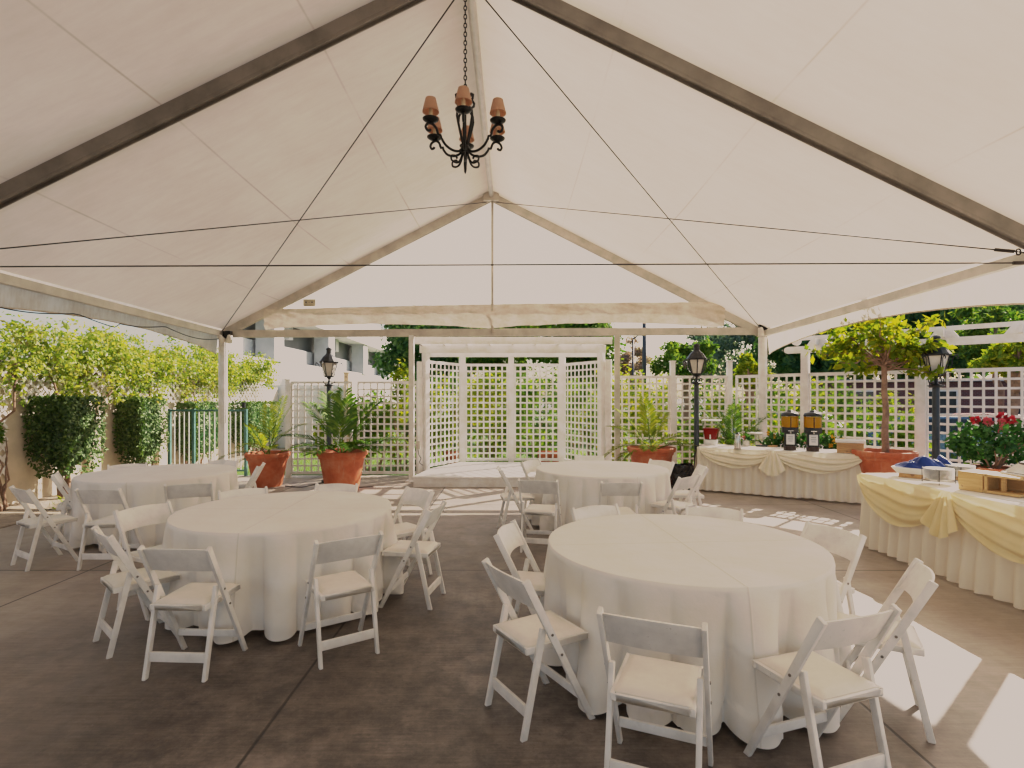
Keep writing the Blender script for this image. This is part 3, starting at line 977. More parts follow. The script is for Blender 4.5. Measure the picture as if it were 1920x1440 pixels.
# ------------------------------------------------------------------ round tables
def tablecloth(c, R, zt, seed, rot, label):
    rng = random.Random(seed)
    t = thing('round_table', 'round folding banquet table under the ' + label[1], 'table', c, rot, 'round banquet tables')
    MB().lathe([(0.0, zt - 0.035), (R - 0.03, zt - 0.035), (R - 0.02, zt - 0.02), (R - 0.03, zt - 0.006), (0.0, zt - 0.006)], 48).build('tabletop', 'crate_wood', t)
    for i in range(4):
        a = PI / 4 + i * PI / 2
        p = Vector((0.5 * math.cos(a), 0.5 * math.sin(a), 0))
        MB().tube([p, p * 0.95 + Vector((0, 0, zt - 0.036))], 0.014, 8).build('leg', 'steel', t, smooth=True)
    SEG, n1 = 540, 40
    nf = 20 + seed % 3
    folds = []
    a = rng.random() * 0.3
    while len(folds) < nf:
        folds.append((a, rng.uniform(0.3, 1.0), rng.uniform(0.3, 1.0)))
        a += 2 * PI / nf * rng.uniform(0.55, 1.5)
    sc = 2 * PI / (folds[-1][0] - folds[0][0] + 2 * PI / nf)
    folds = [((f[0] - folds[0][0]) * sc, f[1], f[2]) for f in folds]
    prof = []
    for k in range(SEG):
        th = 2 * PI * k / SEG
        v = 0.0
        for (fa, am, w) in folds:
            d = abs((th - fa + PI) % (2 * PI) - PI) / (PI / nf)
            if d < 1.2:
                v = max(v, am * max(0.0, 1 - (d / (0.55 + 0.6 * w)) ** 2) ** 0.75)
        prof.append(v)
    vs, fs = [], []
    rings = []
    for r in (0.0001, 0.2, 0.4, 0.6, 0.75, 0.86, 0.93, 0.97, 0.992, 1.0):
        rings.append([(r * R * math.cos(2 * PI * k / SEG), r * R * math.sin(2 * PI * k / SEG),
                       zt + 0.0022 * mnoise.noise(Vector((3 * r * math.cos(2 * PI * k / SEG), 3 * r * math.sin(2 * PI * k / SEG), seed)))) for k in range(SEG)])
    hem = 0.025
    for j in range(1, n1 + 1):
        t_ = j / n1
        ring = []
        for k in range(SEG):
            th = 2 * PI * k / SEG
            grow = min(1.0, t_ * 1.15) ** 0.9
            wob = mnoise.noise(Vector((math.cos(th) * 2.2, math.sin(th) * 2.2, t_ * 0.9 + seed)))
            kk = (k + int(5 * wob * t_)) % SEG
            v = prof[kk]
            rr = R + 0.004 + (0.135 + 0.02 * wob) * v * grow - 0.06 * grow * (1 - v) ** 2 + 0.012 * grow * mnoise.noise(Vector((math.cos(th) * 9, math.sin(th) * 9, t_ * 2.0 + seed))) + 0.02 * wob * t_
            if j == 1:
                rr = R + 0.005
            z = zt - 0.006 - (zt - 0.006 - hem - 0.03 * (1 - v)) * t_
            ring.append((rr * math.cos(th), rr * math.sin(th), z))
        rings.append(ring)
    n = len(rings)
    for r in rings:
        vs += r
    for i in range(n - 1):
        for k in range(SEG):
            k2 = (k + 1) % SEG
            fs.append((i * SEG + k, (i + 1) * SEG + k, (i + 1) * SEG + k2, i * SEG + k2))
    o = MB().add(vs, fs).build('tablecloth', 'table_linen', smooth=True)
    o.location = c
    o.rotation_euler = (0, 0, rot)
    tag(o, label[0], 'tablecloth', 'floor-length round tablecloths')
    return o


RT, ZT = 0.884, 0.77
tablecloth(T1, RT, ZT, 3, 0.08, ('ivory floor-length cloth with cross creases on the table beside the swagged buffet', 'creased cloth beside the buffet'))
tablecloth(T2, RT, ZT, 8, 0.02, ('ivory floor-length cloth on the aisle table facing the parking garage corner', 'cloth across the aisle'))
tablecloth(T3, RT, ZT, 14, 0.35, ('ivory floor-length cloth on the table in front of the white stage', 'cloth in front of the stage'))
tablecloth(T4, RT, ZT, 21, 0.2, ('ivory floor-length cloth on the table by the clipped hedges', 'cloth by the clipped hedges'))


# ------------------------------------------------------------------ buffets
def pleats(L, t, seed, amp=0.022, per=0.16):
    v = 0.5 + 0.5 * math.sin(2 * PI * t * L / per + 2.2 * mnoise.noise(Vector((t * L * 1.7, seed, 0))))
    return amp * (v ** 0.7)


def buffet(name, label, a, b, depth, zt, seed, swag_mat, swags, hemz):
    """a to b is the guest-side edge; the table extends to the other side of it."""
    a, b = Vector((a[0], a[1], 0)), Vector((b[0], b[1], 0))
    d = (b - a)
    L = d.length
    d.normalize()
    n = Vector((-d.y, d.x, 0))          # into the table
    t = thing(name, label, 'buffet table', a, math.atan2(d.y, d.x), 'skirted buffet tables')
    # local frame: x along the edge, y into the table
    tp = MB().box((L / 2, depth / 2, zt - 0.012), (L + 0.02, depth + 0.02, 0.022)).build('top_cloth', 'top_linen', t, bevel=0.009)
    path = []
    N = 460
    per = 2 * (L + depth)
    pts = []
    for i in range(N + 1):
        s = i / N * per
        if s < L:
            p, o = (s, 0), (0, -1)
        elif s < L + depth:
            p, o = (L, s - L), (1, 0)
        elif s < 2 * L + depth:
            p, o = (L - (s - L - depth), depth), (0, 1)
        else:
            p, o = (0, depth - (s - 2 * L - depth)), (-1, 0)
        pts.append((p, o, s))

    def sfn(u, v):
        p, o, s = pts[int(round(u * N))]
        w = 0.014 + pleats(per, s / per, seed, 0.012 + 0.055 * v ** 0.7) + 0.03 * v
        w += 0.02 * v * mnoise.noise(Vector((s * 2.3, v, seed)))
        z = zt - 0.006 - (zt - 0.006 - hemz - 0.02 * mnoise.noise(Vector((s * 3, 1, seed)))) * v
        return (p[0] + o[0] * w, p[1] + o[1] * w, z)
    MB().grid(sfn, N, 16).build('skirt', 'skirt_linen', t, smooth=True)
    for (s0, s1, drop) in swags:
        def wfn(u, v, s0=s0, s1=s1, drop=drop):
            x = s0 + (s1 - s0) * u
            cat = (1 - (2 * u - 1) ** 2) ** 0.75
            dz = 0.05 + (drop - 0.05) * cat
            z = zt + 0.004 - dz * v
            # soft folds that follow the sag
            ph = 2.0 * mnoise.noise(Vector((u * 1.5, s0, 0)))
            fold = (0.030 * abs(math.sin(v * PI * 3.2 + ph)) ** 1.4 + 0.008 * math.sin(v * 31 + 3 * ph)) * (0.35 + 0.65 * cat) + 0.02 * cat * math.sin(PI * v)
            return (x, -0.055 - 0.05 * v - 0.025 * math.sin(PI * v) - fold, z)
        MB().grid(wfn, 60, 44).build('swag', swag_mat, t, smooth=True)
    for x in [s[0] for s in swags[1:]]:
        def cfn(u, v, x=x):
            # gathered tail falling where two swags meet
            wdt = 0.05 + 0.17 * v
            g = 0.045 * abs(math.sin(u * PI * 4 + 0.5)) * (0.35 + 0.65 * v)
            return (x + (u - .5) * 2 * wdt, -0.115 - 0.05 * v - g, zt + 0.003 - (0.36 + 0.07 * math.cos((u - .5) * 2 * PI * 0.8)) * v)
        MB().grid(cfn, 48, 20).build('gathered_tail', swag_mat, t, smooth=True)
    for x in (0.25, L - 0.25):
        for y in (0.12, depth - 0.12):
            MB().tube([(x, y, 0), (x, y, zt - 0.03)], 0.016, 8).build('leg', 'steel', t, smooth=True)
    return t


ZB1, ZB2 = 0.81, 0.85
BA, BB = gp(1308, 838, ZB1), gp(1634, 853, ZB1)
buffet('buffet_table', 'long cream skirted buffet holding the two yellow juice dispensers', BA, BB, 0.80, ZB1, 5, 'swag_cream', [(0.06, 1.28, 0.34), (1.28, 2.62, 0.34)], 0.035)
BC, BD = (4.13, 6.45), (4.2, 3.1)
buffet('buffet_table', 'cream skirted buffet with deep yellow satin swags and stacked plates', BC, BD, 0.86, ZB2, 9, 'swag_satin', [(0.02, 1.30, 0.46), (1.30, 2.75, 0.44)], 0.03)


def dispenser(p, label):
    t = thing('juice_dispenser', label, 'dispenser', p, -0.35, 'yellow juice dispensers')
    t.scale = (1.22, 1.22, 1.18)
    MB().lathe([(0.085, 0.0), (0.085, 0.055), (0.075, 0.065), (0.0, 0.065)], 24).build('base', 'brown_plastic', t, bevel=0.0)
    m = MB()
    m.box((0, -0.005, 0.17), (0.15, 0.11, 0.22)).box((0, 0, 0.30), (0.21, 0.14, 0.09))
    bd = m.build('body', 'black_plastic', t, bevel=0.012)
    MB().box((0, -0.064, 0.165), (0.105, 0.006, 0.15)).build('label', 'paper', bd)
    tx = MB()
    for i, w in enumerate((0.06, 0.07, 0.05)):
        tx.box((0, -0.0685, 0.20 - i * 0.03), (w, 0.002, 0.006))
    tx.build('printed_line', 'ink', bd)
    MB().tube([(0, -0.06, 0.275), (0, -0.10, 0.275), (0, -0.115, 0.255)], 0.011, 10).box((0, -0.098, 0.292), (0.07, 0.018, 0.012)).build('tap', 'steel', t, smooth=False)
    for s in (-1, 1):
        MB().tube([(s * 0.10, 0, 0.02), (s * 0.125, -0.02, 0.075), (s * 0.085, -0.01, 0.085)], 0.009, 8).build('clip', 'steel', t, smooth=True)
    MB().lathe([(0.105, 0.342), (0.108, 0.35), (0.108, 0.49), (0.105, 0.495)], 28).build('juice', 'yellow_juice', t, smooth=True)
    MB().lathe([(0.111, 0.335), (0.1135, 0.34), (0.1135, 0.515)], 28, cap=False).build('tank', 'clear_plastic', t, smooth=True)
    MB().tube([(0, -0.107, 0.345), (0, -0.109, 0.49)], 0.007, 8).build('core', 'brown_plastic', t)
    MB().lathe([(0.118, 0.505), (0.12, 0.52), (0.105, 0.55), (0.06, 0.565), (0.04, 0.57), (0.036, 0.59), (0.0, 0.592)], 28).build('lid', 'black_plastic', t, smooth=True)


dispenser(gp(1481, 844, ZB1 + 0.001), 'yellow juice dispenser with black lid standing on the tap table nearer the lamp')
dispenser(gp(1524, 846, ZB1 + 0.001), 'yellow juice dispenser with black lid nearer the slatted crate')
p = gp(1334, 833.5, ZB1 + 0.001)
t = thing('drink_dispenser', 'clear square drink dispenser half full of red punch', 'dispenser', p, -0.5)
MB().prism([(-.11, -.11), (.11, -.11), (.11, .11), (-.11, .11)], 0.0, 0.10).build('stand', 'china', t, bevel=0.01)


def taper(z, w):
    return [(-w, -w, z), (w, -w, z), (w, w, z), (-w, w, z)]


def frustum(z0, w0, z1, w1):
    return MB().add(taper(z0, w0) + taper(z1, w1), [(3, 2, 1, 0), (4, 5, 6, 7), (0, 1, 5, 4), (1, 2, 6, 5), (2, 3, 7, 6), (3, 0, 4, 7)])


frustum(0.11, 0.10, 0.32, 0.135).build('punch', 'red_juice', t, bevel=0.012)
frustum(0.103, 0.106, 0.46, 0.16).build('tank', 'clear_plastic', t)
MB().box((0, 0, 0.472), (0.33, 0.33, 0.022)).build('lid', 'china', t, bevel=0.008)
MB().tube([(0, -0.11, 0.15), (0, -0.15, 0.15), (0, -0.155, 0.12)], 0.013, 10).box((0, -0.145, 0.178), (0.018, 0.018, 0.05)).build('tap', 'china', t)

p = gp(1383, 842, ZB1 + 0.001)
t = thing('coffee_creamer', 'slim polished steel pitcher on the long buffet', 'pitcher', p)
MB().lathe([(0.0, 0.0), (0.06, 0.0), (0.064, 0.02), (0.055, 0.16), (0.045, 0.24), (0.04, 0.26), (0.0, 0.265)], 24).build('body', 'steel', t, smooth=True)
MB().tube([(0.05, 0, 0.20), (0.10, 0, 0.18), (0.10, 0, 0.08), (0.058, 0, 0.05)], 0.007, 8).build('handle', 'steel', t, smooth=True)
MB().lathe([(0.036, 0.262), (0.03, 0.285), (0.0, 0.29)], 20).build('lid', 'black_plastic', t, smooth=True)

p = gp(1400, 836, ZB1 + 0.001)
t = thing('flower_jar', 'short glass jar of leaves and pink petals beside the steel pitcher', 'jar', p)
MB().lathe([(0.045, 0.0), (0.05, 0.01), (0.05, 0.09), (0.042, 0.10), (0.04, 0.10)], 20).build('glass', 'milk_glass', t, smooth=True)
rng = random.Random(5)
m = MB()
for i in range(40):
    d = Vector((rng.gauss(0, 1), rng.gauss(0, 1), abs(rng.gauss(0, 1)) + 0.4)).normalized()
    m.leafquad(Vector((0, 0, 0.10)) + d * 0.03, d.orthogonal().normalized(), d, rng.uniform(0.05, 0.12), 0.04)
m.build('leaves', 'leaf_flower', t)
m = MB()
for i in range(14):
    q = Vector((-0.05 + rng.gauss(0, .02), rng.gauss(0, .02), 0.16 + rng.gauss(0, .012)))
    d = Vector((rng.gauss(0, 1), rng.gauss(0, 1), rng.gauss(0, 1))).normalized()
    m.leafquad(q, d.orthogonal().normalized(), d, 0.04, 0.035)
m.build('petals', 'petal_pink', t)

p = gp(1416, 834, ZB1 + 0.001)
t = thing('cake_stand', 'small glass pedestal dish between pitcher and sign card', 'dish', p)
MB().lathe([(0.07, 0.0), (0.07, 0.008), (0.014, 0.02), (0.012, 0.19), (0.03, 0.205)], 24).build('pedestal', 'milk_glass', t, smooth=True)
MB().lathe([(0.0, 0.205), (0.13, 0.207), (0.145, 0.22), (0.143, 0.235), (0.0, 0.22)], 32).build('plate', 'milk_glass', t, smooth=True)

p = gp(1436, 837, ZB1 + 0.001)
t = thing('serving_board', 'dark slate board with a wooden paddle end on the long buffet', 'board', p, -0.5)
MB().box((-0.07, 0, 0.012), (0.20, 0.16, 0.022)).build('slate', 'black_plastic', t, bevel=0.005)
MB().lathe([(0.0, 0.0), (0.085, 0.0), (0.085, 0.024), (0.0, 0.024)], 28, (0.115, 0, 0.0)).build('paddle', 'crate_wood', t)
p = gp(1437, 832, ZB1 + 0.001)
t = thing('sign_card', 'small white folded sign card standing behind the serving board', 'sign', p, -0.1)
MB().add([(-.075, -.035, 0), (.075, -.035, 0), (.075, 0, .16), (-.075, 0, .16), (-.075, .035, 0), (.075, .035, 0)], [(0, 1, 2, 3), (3, 2, 5, 4)]).build('card', 'paper', t)
m = MB()
for i, w in enumerate((0.10, 0.08)):
    z = 0.055 - 0.025 * i
    m.box((0, -0.0385 + z * 0.035 / .16, z), (w, 0.003, 0.008))
m.build('printed_line', 'ink', t)


def crate(p, rz, sx, sy, sz, label, slats):
    t = thing('wooden_riser', label, 'wooden box', p, rz)
    if slats:
        for y in (-sy / 2 + 0.01, sy / 2 - 0.01):
            m = MB()
            for i in range(slats):
                h = sz / slats
                m.box((0, y, h * (i + .5)), (sx, 0.02, h - 0.006))
            m.build('side_slat', 'crate_wood', t, bevel=0.002)
        for x in (-sx / 2 + 0.01, sx / 2 - 0.01):
            MB().box((x, 0, sz / 2), (0.02, sy - 0.042, sz)).build('end_board', 'crate_wood', t, bevel=0.003)
    return t


crate(gp(1594, 849, ZB1 + 0.001), -0.54, 0.38, 0.26, 0.17, 'slatted wooden crate at the end of the long buffet', 5)
p = gp(1594, 849, ZB1 + 0.001) + Vector((0, 0, 0.172))
# white tray resting on the slatted crate
o = MB().box((0, 0, 0.012), (0.42, 0.30, 0.022)).box((0, -0.15, 0.03), (0.42, 0.012, 0.03)).box((0, 0.15, 0.03), (0.42, 0.012, 0.03)).box((-0.205, 0, 0.03), (0.012, 0.288, 0.03)).box((0.205, 0, 0.03), (0.012, 0.288, 0.03)).build('serving_tray', 'china', bevel=0.003)
o.location = p
o.rotation_euler = (0, 0, -0.54)
tag(o, 'shallow white tray resting on the slatted crate', 'tray')

# items on the swagged buffet
Z2 = ZB2 + 0.001
tr = thing('serving_platter', 'long white platter with tapered ends under crumpled blue cloth', 'platter', (4.60, 6.10, Z2), -0.25)
poly = [(-0.36, -0.05), (-0.16, -0.20), (0.30, -0.20), (0.34, 0.02), (0.25, 0.20), (-0.22, 0.18)]
MB().prism([(x * .86, y * .86) for x, y in poly], 0.0, 0.045).build('wooden_base', 'crate_wood', tr, bevel=0.004)
n = len(poly)
rimv = [(x * .9, y * .9, 0.046) for x, y in poly] + [(x * 1.08, y * 1.08, 0.115) for x, y in poly] + [(x * 1.03, y * 1.03, 0.112) for x, y in poly] + [(x * .86, y * .86, 0.06) for x, y in poly]
rf = []
for k in range(3):
    rf += [(k * n + i, k * n + (i + 1) % n, (k + 1) * n + (i + 1) % n, (k + 1) * n + i) for i in range(n)]
rf += [tuple(reversed(range(n))), tuple(range(3 * n, 4 * n))]
MB().add(rimv, rf).build('dish', 'china', tr, bevel=0.004)


def nap(u, v):
    x, y = (u - .5) * 0.66, (v - .5) * 0.36
    # keep within the hexagonal dish
    k = 1.0 - 0.55 * max(0, -x) / 0.33
    y *= k
    e = min(u, 1 - u, v, 1 - v) * 4
    h = 0.10 + min(1, e) * (0.075 + 0.075 * mnoise.noise(Vector((x * 6, y * 6, 2))) + 0.04 * abs(mnoise.noise(Vector((x * 15, y * 15, 7)))) + 0.02 * math.sin(x * 45 + y * 20))
    return (x, y, h)


o = MB().grid(nap, 70, 44).build('cloth_napkin', 'blue_satin', smooth=True)
o.location = (4.60, 6.10, Z2)
o.rotation_euler = (0, 0, -0.25)
tag(o, 'crumpled shiny royal blue cloth heaped on the white platter', 'cloth')


def plate_stack(x, y, label, n=9):
    t = thing('plate_rack', 'black wire rack holding ' + label, 'plate rack', (x, y, Z2), 0.2, 'wire plate racks')
    for s in range(4):
        a = s * PI / 2 + 0.75
        ca, sa = math.cos(a), math.sin(a)
        m = MB().tube([(0.135 * ca, 0.135 * sa, 0.0), (0.138 * ca, 0.138 * sa, 0.15), (0.13 * ca + 0.03 * sa, 0.13 * sa - 0.03 * ca, 0.16)], 0.0035, 6)
        m.tube([(0.135 * math.cos(a + k * PI / 8), 0.135 * math.sin(a + k * PI / 8), 0.035) for k in range(5)], 0.003, 6)
        m.build('wire', 'rope_dark', t, smooth=True)
    for i in range(n):
        o = MB().lathe([(0.0, 0.0), (0.075, 0.0), (0.085, 0.005), (0.128, 0.013), (0.13, 0.016), (0.085, 0.009), (0.0, 0.006)], 36).build('plate', 'china', smooth=True)
        o.location = (x, y, Z2 + 0.04 + i * 0.0125)
        tag(o, 'round white plate in ' + label, 'plate', 'white plates in ' + label)


plate_stack(4.37, 5.66, 'the stack beside the blue cloth')
plate_stack(4.80, 5.92, 'the stack beside the flower pot')

t = thing('wooden_riser', 'open knotty pine display box lying on the swagged buffet', 'wooden box', (4.50, 5.14, Z2), -1.25)
MB().box((0, -0.13, 0.09), (0.02, 0.02, 0.18)).build('corner_block', 'pine', t)
MB().box((-0.13, -0.02, 0.09), (0.21, 0.24, 0.178)).build('solid_end', 'pine', t, bevel=0.003)
MB().box((0.12, -0.02, 0.165), (0.285, 0.24, 0.022)).build('top_board', 'pine', t, bevel=0.003)
MB().box((0.12, -0.02, 0.015), (0.285, 0.24, 0.022)).build('bottom_board', 'pine', t, bevel=0.003)
MB().box((0.12, 0.085, 0.09), (0.285, 0.02, 0.126)).build('back_board', 'crate_wood', t)
MB().box((0.10, -0.06, 0.09), (0.03, 0.03, 0.126)).build('divider', 'pine', t)

t = thing('chafing_dish', 'stainless steel chafing dish cut by the picture edge on the swagged buffet', 'chafing dish', (4.72, 4.86, Z2), -1.55)
MB().box((0, 0, 0.17), (0.56, 0.36, 0.06)).build('pan', 'steel', t, bevel=0.01)
dm = MB()


def lidf(u, v):
    x, y = (u - .5) * 2, (v - .5) * 2
    return (x * 0.275, y * 0.175, 0.202 + 0.13 * (1 - abs(x) ** 3.5) * (1 - abs(y) ** 3.5))


dm.grid(lidf, 24, 18).build('lid', 'steel', t, smooth=True)
MB().tube([(-0.06, -0.16, 0.29), (-0.06, -0.20, 0.30), (0.06, -0.20, 0.30), (0.06, -0.16, 0.29)], 0.01, 8).build('handle', 'black_plastic', t, smooth=True)
for sx in (-1, 1):
    for sy in (-1, 1):
        MB().tube([(sx * 0.25, sy * 0.15, 0.0), (sx * 0.26, sy * 0.165, 0.145)], 0.008, 8).build('leg', 'steel', t, smooth=True)
o = MB().box((0, 0, 0.002), (0.21, 0.15, 0.003)).build('paper_sheet', 'paper')
o.location = (4.34, 4.72, Z2)
o.rotation_euler = (0, 0, -1.2)
tag(o, 'flat white paper sheet by the chafing dish', 'paper')


# ------------------------------------------------------------------ foliage helpers
def rvec(rng):
    while True:
        v = Vector((rng.uniform(-1, 1), rng.uniform(-1, 1), rng.uniform(-1, 1)))
        if 0.05 < v.length < 1:
            return v.normalized()


def clump(m, c, r, n, L, rng, shell=0.55, up=0.25):
    c = Vector(c)
    for i in range(n):
        d = rvec(rng)
        k = shell + (1 - shell) * rng.random() if rng.random() < 0.8 else rng.random()
        p = c + Vector((d.x * r[0], d.y * r[1], d.z * r[2])) * k
        nrm = (d + rvec(rng) * 0.8 + Vector((0, 0, up))).normalized()
        dd = nrm.cross(rvec(rng))
        if dd.length < 1e-3:
            continue
        dd.normalize()
        l = L * rng.uniform(0.6, 1.35)
        m.leafquad(p, nrm, dd, l, l * 0.55)


def limb(m, a, b, r0, r1, rng, seg=6, wob=0.06):
    a, b = Vector(a), Vector(b)
    L = (b - a).length
    pts = [a + (b - a) * (i / seg) + rvec(rng) * L * wob * math.sin(PI * i / seg) for i in range(seg + 1)]
    m.tube(pts, [r0 + (r1 - r0) * i / seg for i in range(seg + 1)], 8)
    return pts


def tree(name, label, loc, height, cw, cz0, mat, seed, nclump=26, per=150, L=0.16, trunk_r=0.16, bark='trunk_bark', group=None, cat='tree', flat=1.0):
    """Trunk with limbs, each limb end carrying leaf clumps; uneven outline."""
    rng = random.Random(seed)
    t = thing(name, label, cat, loc, rng.random() * 6.28, group)
    tm = MB()
    limb(tm, (0, 0, -0.1), (0.05, 0.02, cz0 + (height - cz0) * 0.55), trunk_r, trunk_r * 0.35, rng, 8, 0.03)
    cm_ = MB()
    cc = Vector((0, 0, (cz0 + height) / 2))
    hz = (height - cz0) / 2
    for i in range(nclump):
        d = rvec(rng)
        k = rng.uniform(0.45, 0.92)
        p = cc + Vector((d.x * cw * k, d.y * cw * k * flat, d.z * hz * k))
        rr = rng.uniform(0.20, 0.38) * min(cw, hz)
        clump(cm_, p, (rr * 1.2, rr * 1.2, rr * 0.85), per, L, rng)
        if i < 9:
            limb(tm, (0, 0, cz0 * 0.8 + (height - cz0) * rng.uniform(0.05, 0.4)), p, trunk_r * 0.38, trunk_r * 0.08, rng)
    tm.build('trunk', bark, t, smooth=True)
    cm_.build('crown', mat, t)
    return t


def shrub(name, label, loc, rx, ry, h, mat, seed, n=900, L=0.11, group=None, cat='shrub', z0=0.05, stem='trunk_bark'):
    rng = random.Random(seed)
    t = thing(name, label, cat, loc, 0, group)
    st = MB()
    for i in range(5):
        a = rng.random() * 6.28
        limb(st, (0.1 * math.cos(a), 0.1 * math.sin(a), -0.12), (rx * 0.6 * math.cos(a), ry * 0.6 * math.sin(a), h * rng.uniform(0.4, 0.75)), 0.022, 0.006, rng)
    st.build('stem', stem, t, smooth=True)
    m = MB()
    k = max(5, int(n / 90))
    for i in range(k):
        d = rvec(rng)
        p = Vector((d.x * rx * 0.7, d.y * ry * 0.7, z0 + (h - z0) * (0.5 + 0.38 * d.z)))
        rr = rng.uniform(0.28, 0.5)
        clump(m, p, (rx * rr, ry * rr, (h - z0) * rr * 0.6), n // k, L, rng)
    m.build('foliage', mat, t)
    return t


def pot_profile(r, h, lip=0.09):
    return [(r * 0.60, 0.0), (r * 0.63, 0.02), (r * 0.86, h - lip * 1.6), (r * 0.90, h - lip * 1.55), (r * 0.915, h - lip), (r * 0.97, h - lip * 0.95), (r, h - lip * 0.5), (r, h - 0.012), (r * 0.97, h), (r * 0.90, h), (r * 0.88, h - 0.07), (r * 0.85, h - 0.09)]


def pot(t, r, h, sy=1.0):
    MB().lathe(pot_profile(r, h), 48, sy=sy).build('pot', 'terracotta', t, smooth=False, bevel=0.004)
    MB().lathe([(0.0, h - 0.065), (r * 0.87, h - 0.075)], 32, sy=sy).build('soil', 'soil', t)


def frond(m, sm, base, az, L, lift, droop, rng, nl=26, leafL=0.26, w=0.028):
    pts = []
    d0 = Vector((math.cos(az) * math.cos(lift), math.sin(az) * math.cos(lift), math.sin(lift)))
    p = Vector(base)
    d = d0.copy()
    n = 14
    for i in range(n + 1):
        pts.append(p.copy())
        d = (d + Vector((0, 0, -droop / n))).normalized()
        p = p + d * L / n
    sm.tube(pts, [0.009 * (1 - 0.8 * i / n) for i in range(n + 1)], 5)
    for i in range(nl):
        f = 0.25 + 0.75 * i / nl
        k = f * n
        i0 = min(int(k), n - 1)
        q = pts[i0].lerp(pts[i0 + 1], k - i0)
        tan = (pts[i0 + 1] - pts[i0]).normalized()
        side = tan.cross(Vector((0, 0, 1)))
        if side.length < 0.05:
            side = Vector((-math.sin(az), math.cos(az), 0))
        side.normalize()
        upv = side.cross(tan).normalized()
        ll = leafL * (math.sin(PI * min(1, 0.12 + 0.88 * f)) ** 0.5 * 0.75 + 0.25) * rng.uniform(0.85, 1.1)
        for s in (-1, 1):
            dd = (side * s * 0.85 + tan * 0.75 + upv * 0.22 + rvec(rng) * 0.08).normalized()
            nr = (upv - dd * upv.dot(dd)).normalized()
            a = q
            b = q + dd * ll * 0.55
            e = q + dd * ll + Vector((0, 0, -0.16 * ll))
            sd = dd.cross(nr).normalized()
            m.add([a, b + sd * w / 2, e, b - sd * w / 2], [(0, 1, 2, 3)])


def palm(name, label, loc, r, h, fronds, mat, seed, sy=1.0, nl=26, leafL=0.26, group='potted palms', w=0.028):
    rng = random.Random(seed)
    t = thing(name, label, 'potted palm', loc, 0, group)
    pot(t, r, h, sy)
    m, sm = MB(), MB()
    for (az, L, lift, droop) in fronds:
        frond(m, sm, (rng.gauss(0, .035), rng.gauss(0, .035), h - 0.08), az, L, lift, droop, rng, nl, leafL, w)
    sm.build('stem', 'leaf_palm', t, smooth=True)
    m.build('fronds', mat, t)
    return t


D = math.radians
g1 = gp(502, 911)
palm('potted_palm', 'thin feathery palm in terracotta pot by the green gate', (g1.x, g1.y, 0), 0.42, 0.655,
     [(D(70), 1.25, D(78), 0.9), (D(30), 1.0, D(60), 1.0), (D(-10), 0.95, D(30), 0.9), (D(200), 0.95, D(32), 1.3), (D(165), 0.75, D(55), 1.6), (D(120), 1.1, D(80), 0.5), (D(-60), 0.6, D(55), 1.4), (D(250), 0.8, D(70), 1.0), (D(20), 1.2, D(72), 0.7), (D(185), 0.85, D(20), 1.5)],
     'leaf_palm_yellow', 3, nl=32, leafL=0.26, w=0.019)
palm('potted_palm', 'dense stiff green palm in big terracotta pot below the garage lamp', (-3.12, 10.15, 0), 0.46, 0.755,
     [(D(a), L, D(e), dr) for a, L, e, dr in ((95, 1.2, 82, 0.5), (20, 1.25, 58, 0.7), (45, 1.2, 66, 0.8), (0, 1.1, 36, 0.8), (-20, 0.9, 30, 0.8), (160, 1.2, 62, 0.6), (140, 1.25, 72, 0.6), (185, 1.1, 38, 0.7), (210, 0.9, 34, 0.8), (250, 0.8, 40, 1.2), (300, 0.8, 45, 1.2), (330, 0.8, 45, 1.0), (75, 1.1, 75, 0.8), (-40, 0.7, 40, 0.9))],
     'leaf_palm', 7, nl=30, leafL=0.42, w=0.033)
palm('potted_palm', 'bushy palm in a wide shallow terracotta bowl behind the stage-side table', (2.72, 10.8, 0), 0.47, 0.76,
     [(D(a), L, D(e), dr) for a, L, e, dr in ((80, 1.0, 75, 0.9), (20, 1.0, 45, 1.1), (0, 0.95, 30, 0.9), (150, 1.0, 50, 0.9), (180, 1.0, 35, 1.5), (200, 0.8, 30, 1.7), (110, 1.1, 80, 0.7), (50, 1.0, 62, 0.8), (250, 0.7, 50, 1.6), (320, 0.7, 50, 1.2), (-30, 0.8, 40, 1.3), (165, 1.05, 65, 0.8))],
     'leaf_palm_yellow', 9, nl=30, leafL=0.30, w=0.027)
palm('potted_palm', 'arching areca palm behind the red punch dispenser', (4.5, 11.15, 0), 0.36, 0.55,
     [(D(a), L, D(e), dr) for a, L, e, dr in ((5, 1.6, 66, 1.25), (150, 1.0, 70, 0.8), (120, 1.0, 78, 0.8), (60, 1.2, 75, 0.8), (30, 1.1, 60, 1.0), (200, 0.8, 60, 1.0), (90, 1.1, 85, 0.6), (250, 0.8, 60, 1.2), (300, 0.8, 60, 1.2), (170, 1.2, 72, 1.1))],
     'leaf_palm', 12, nl=34, leafL=0.26, w=0.022)

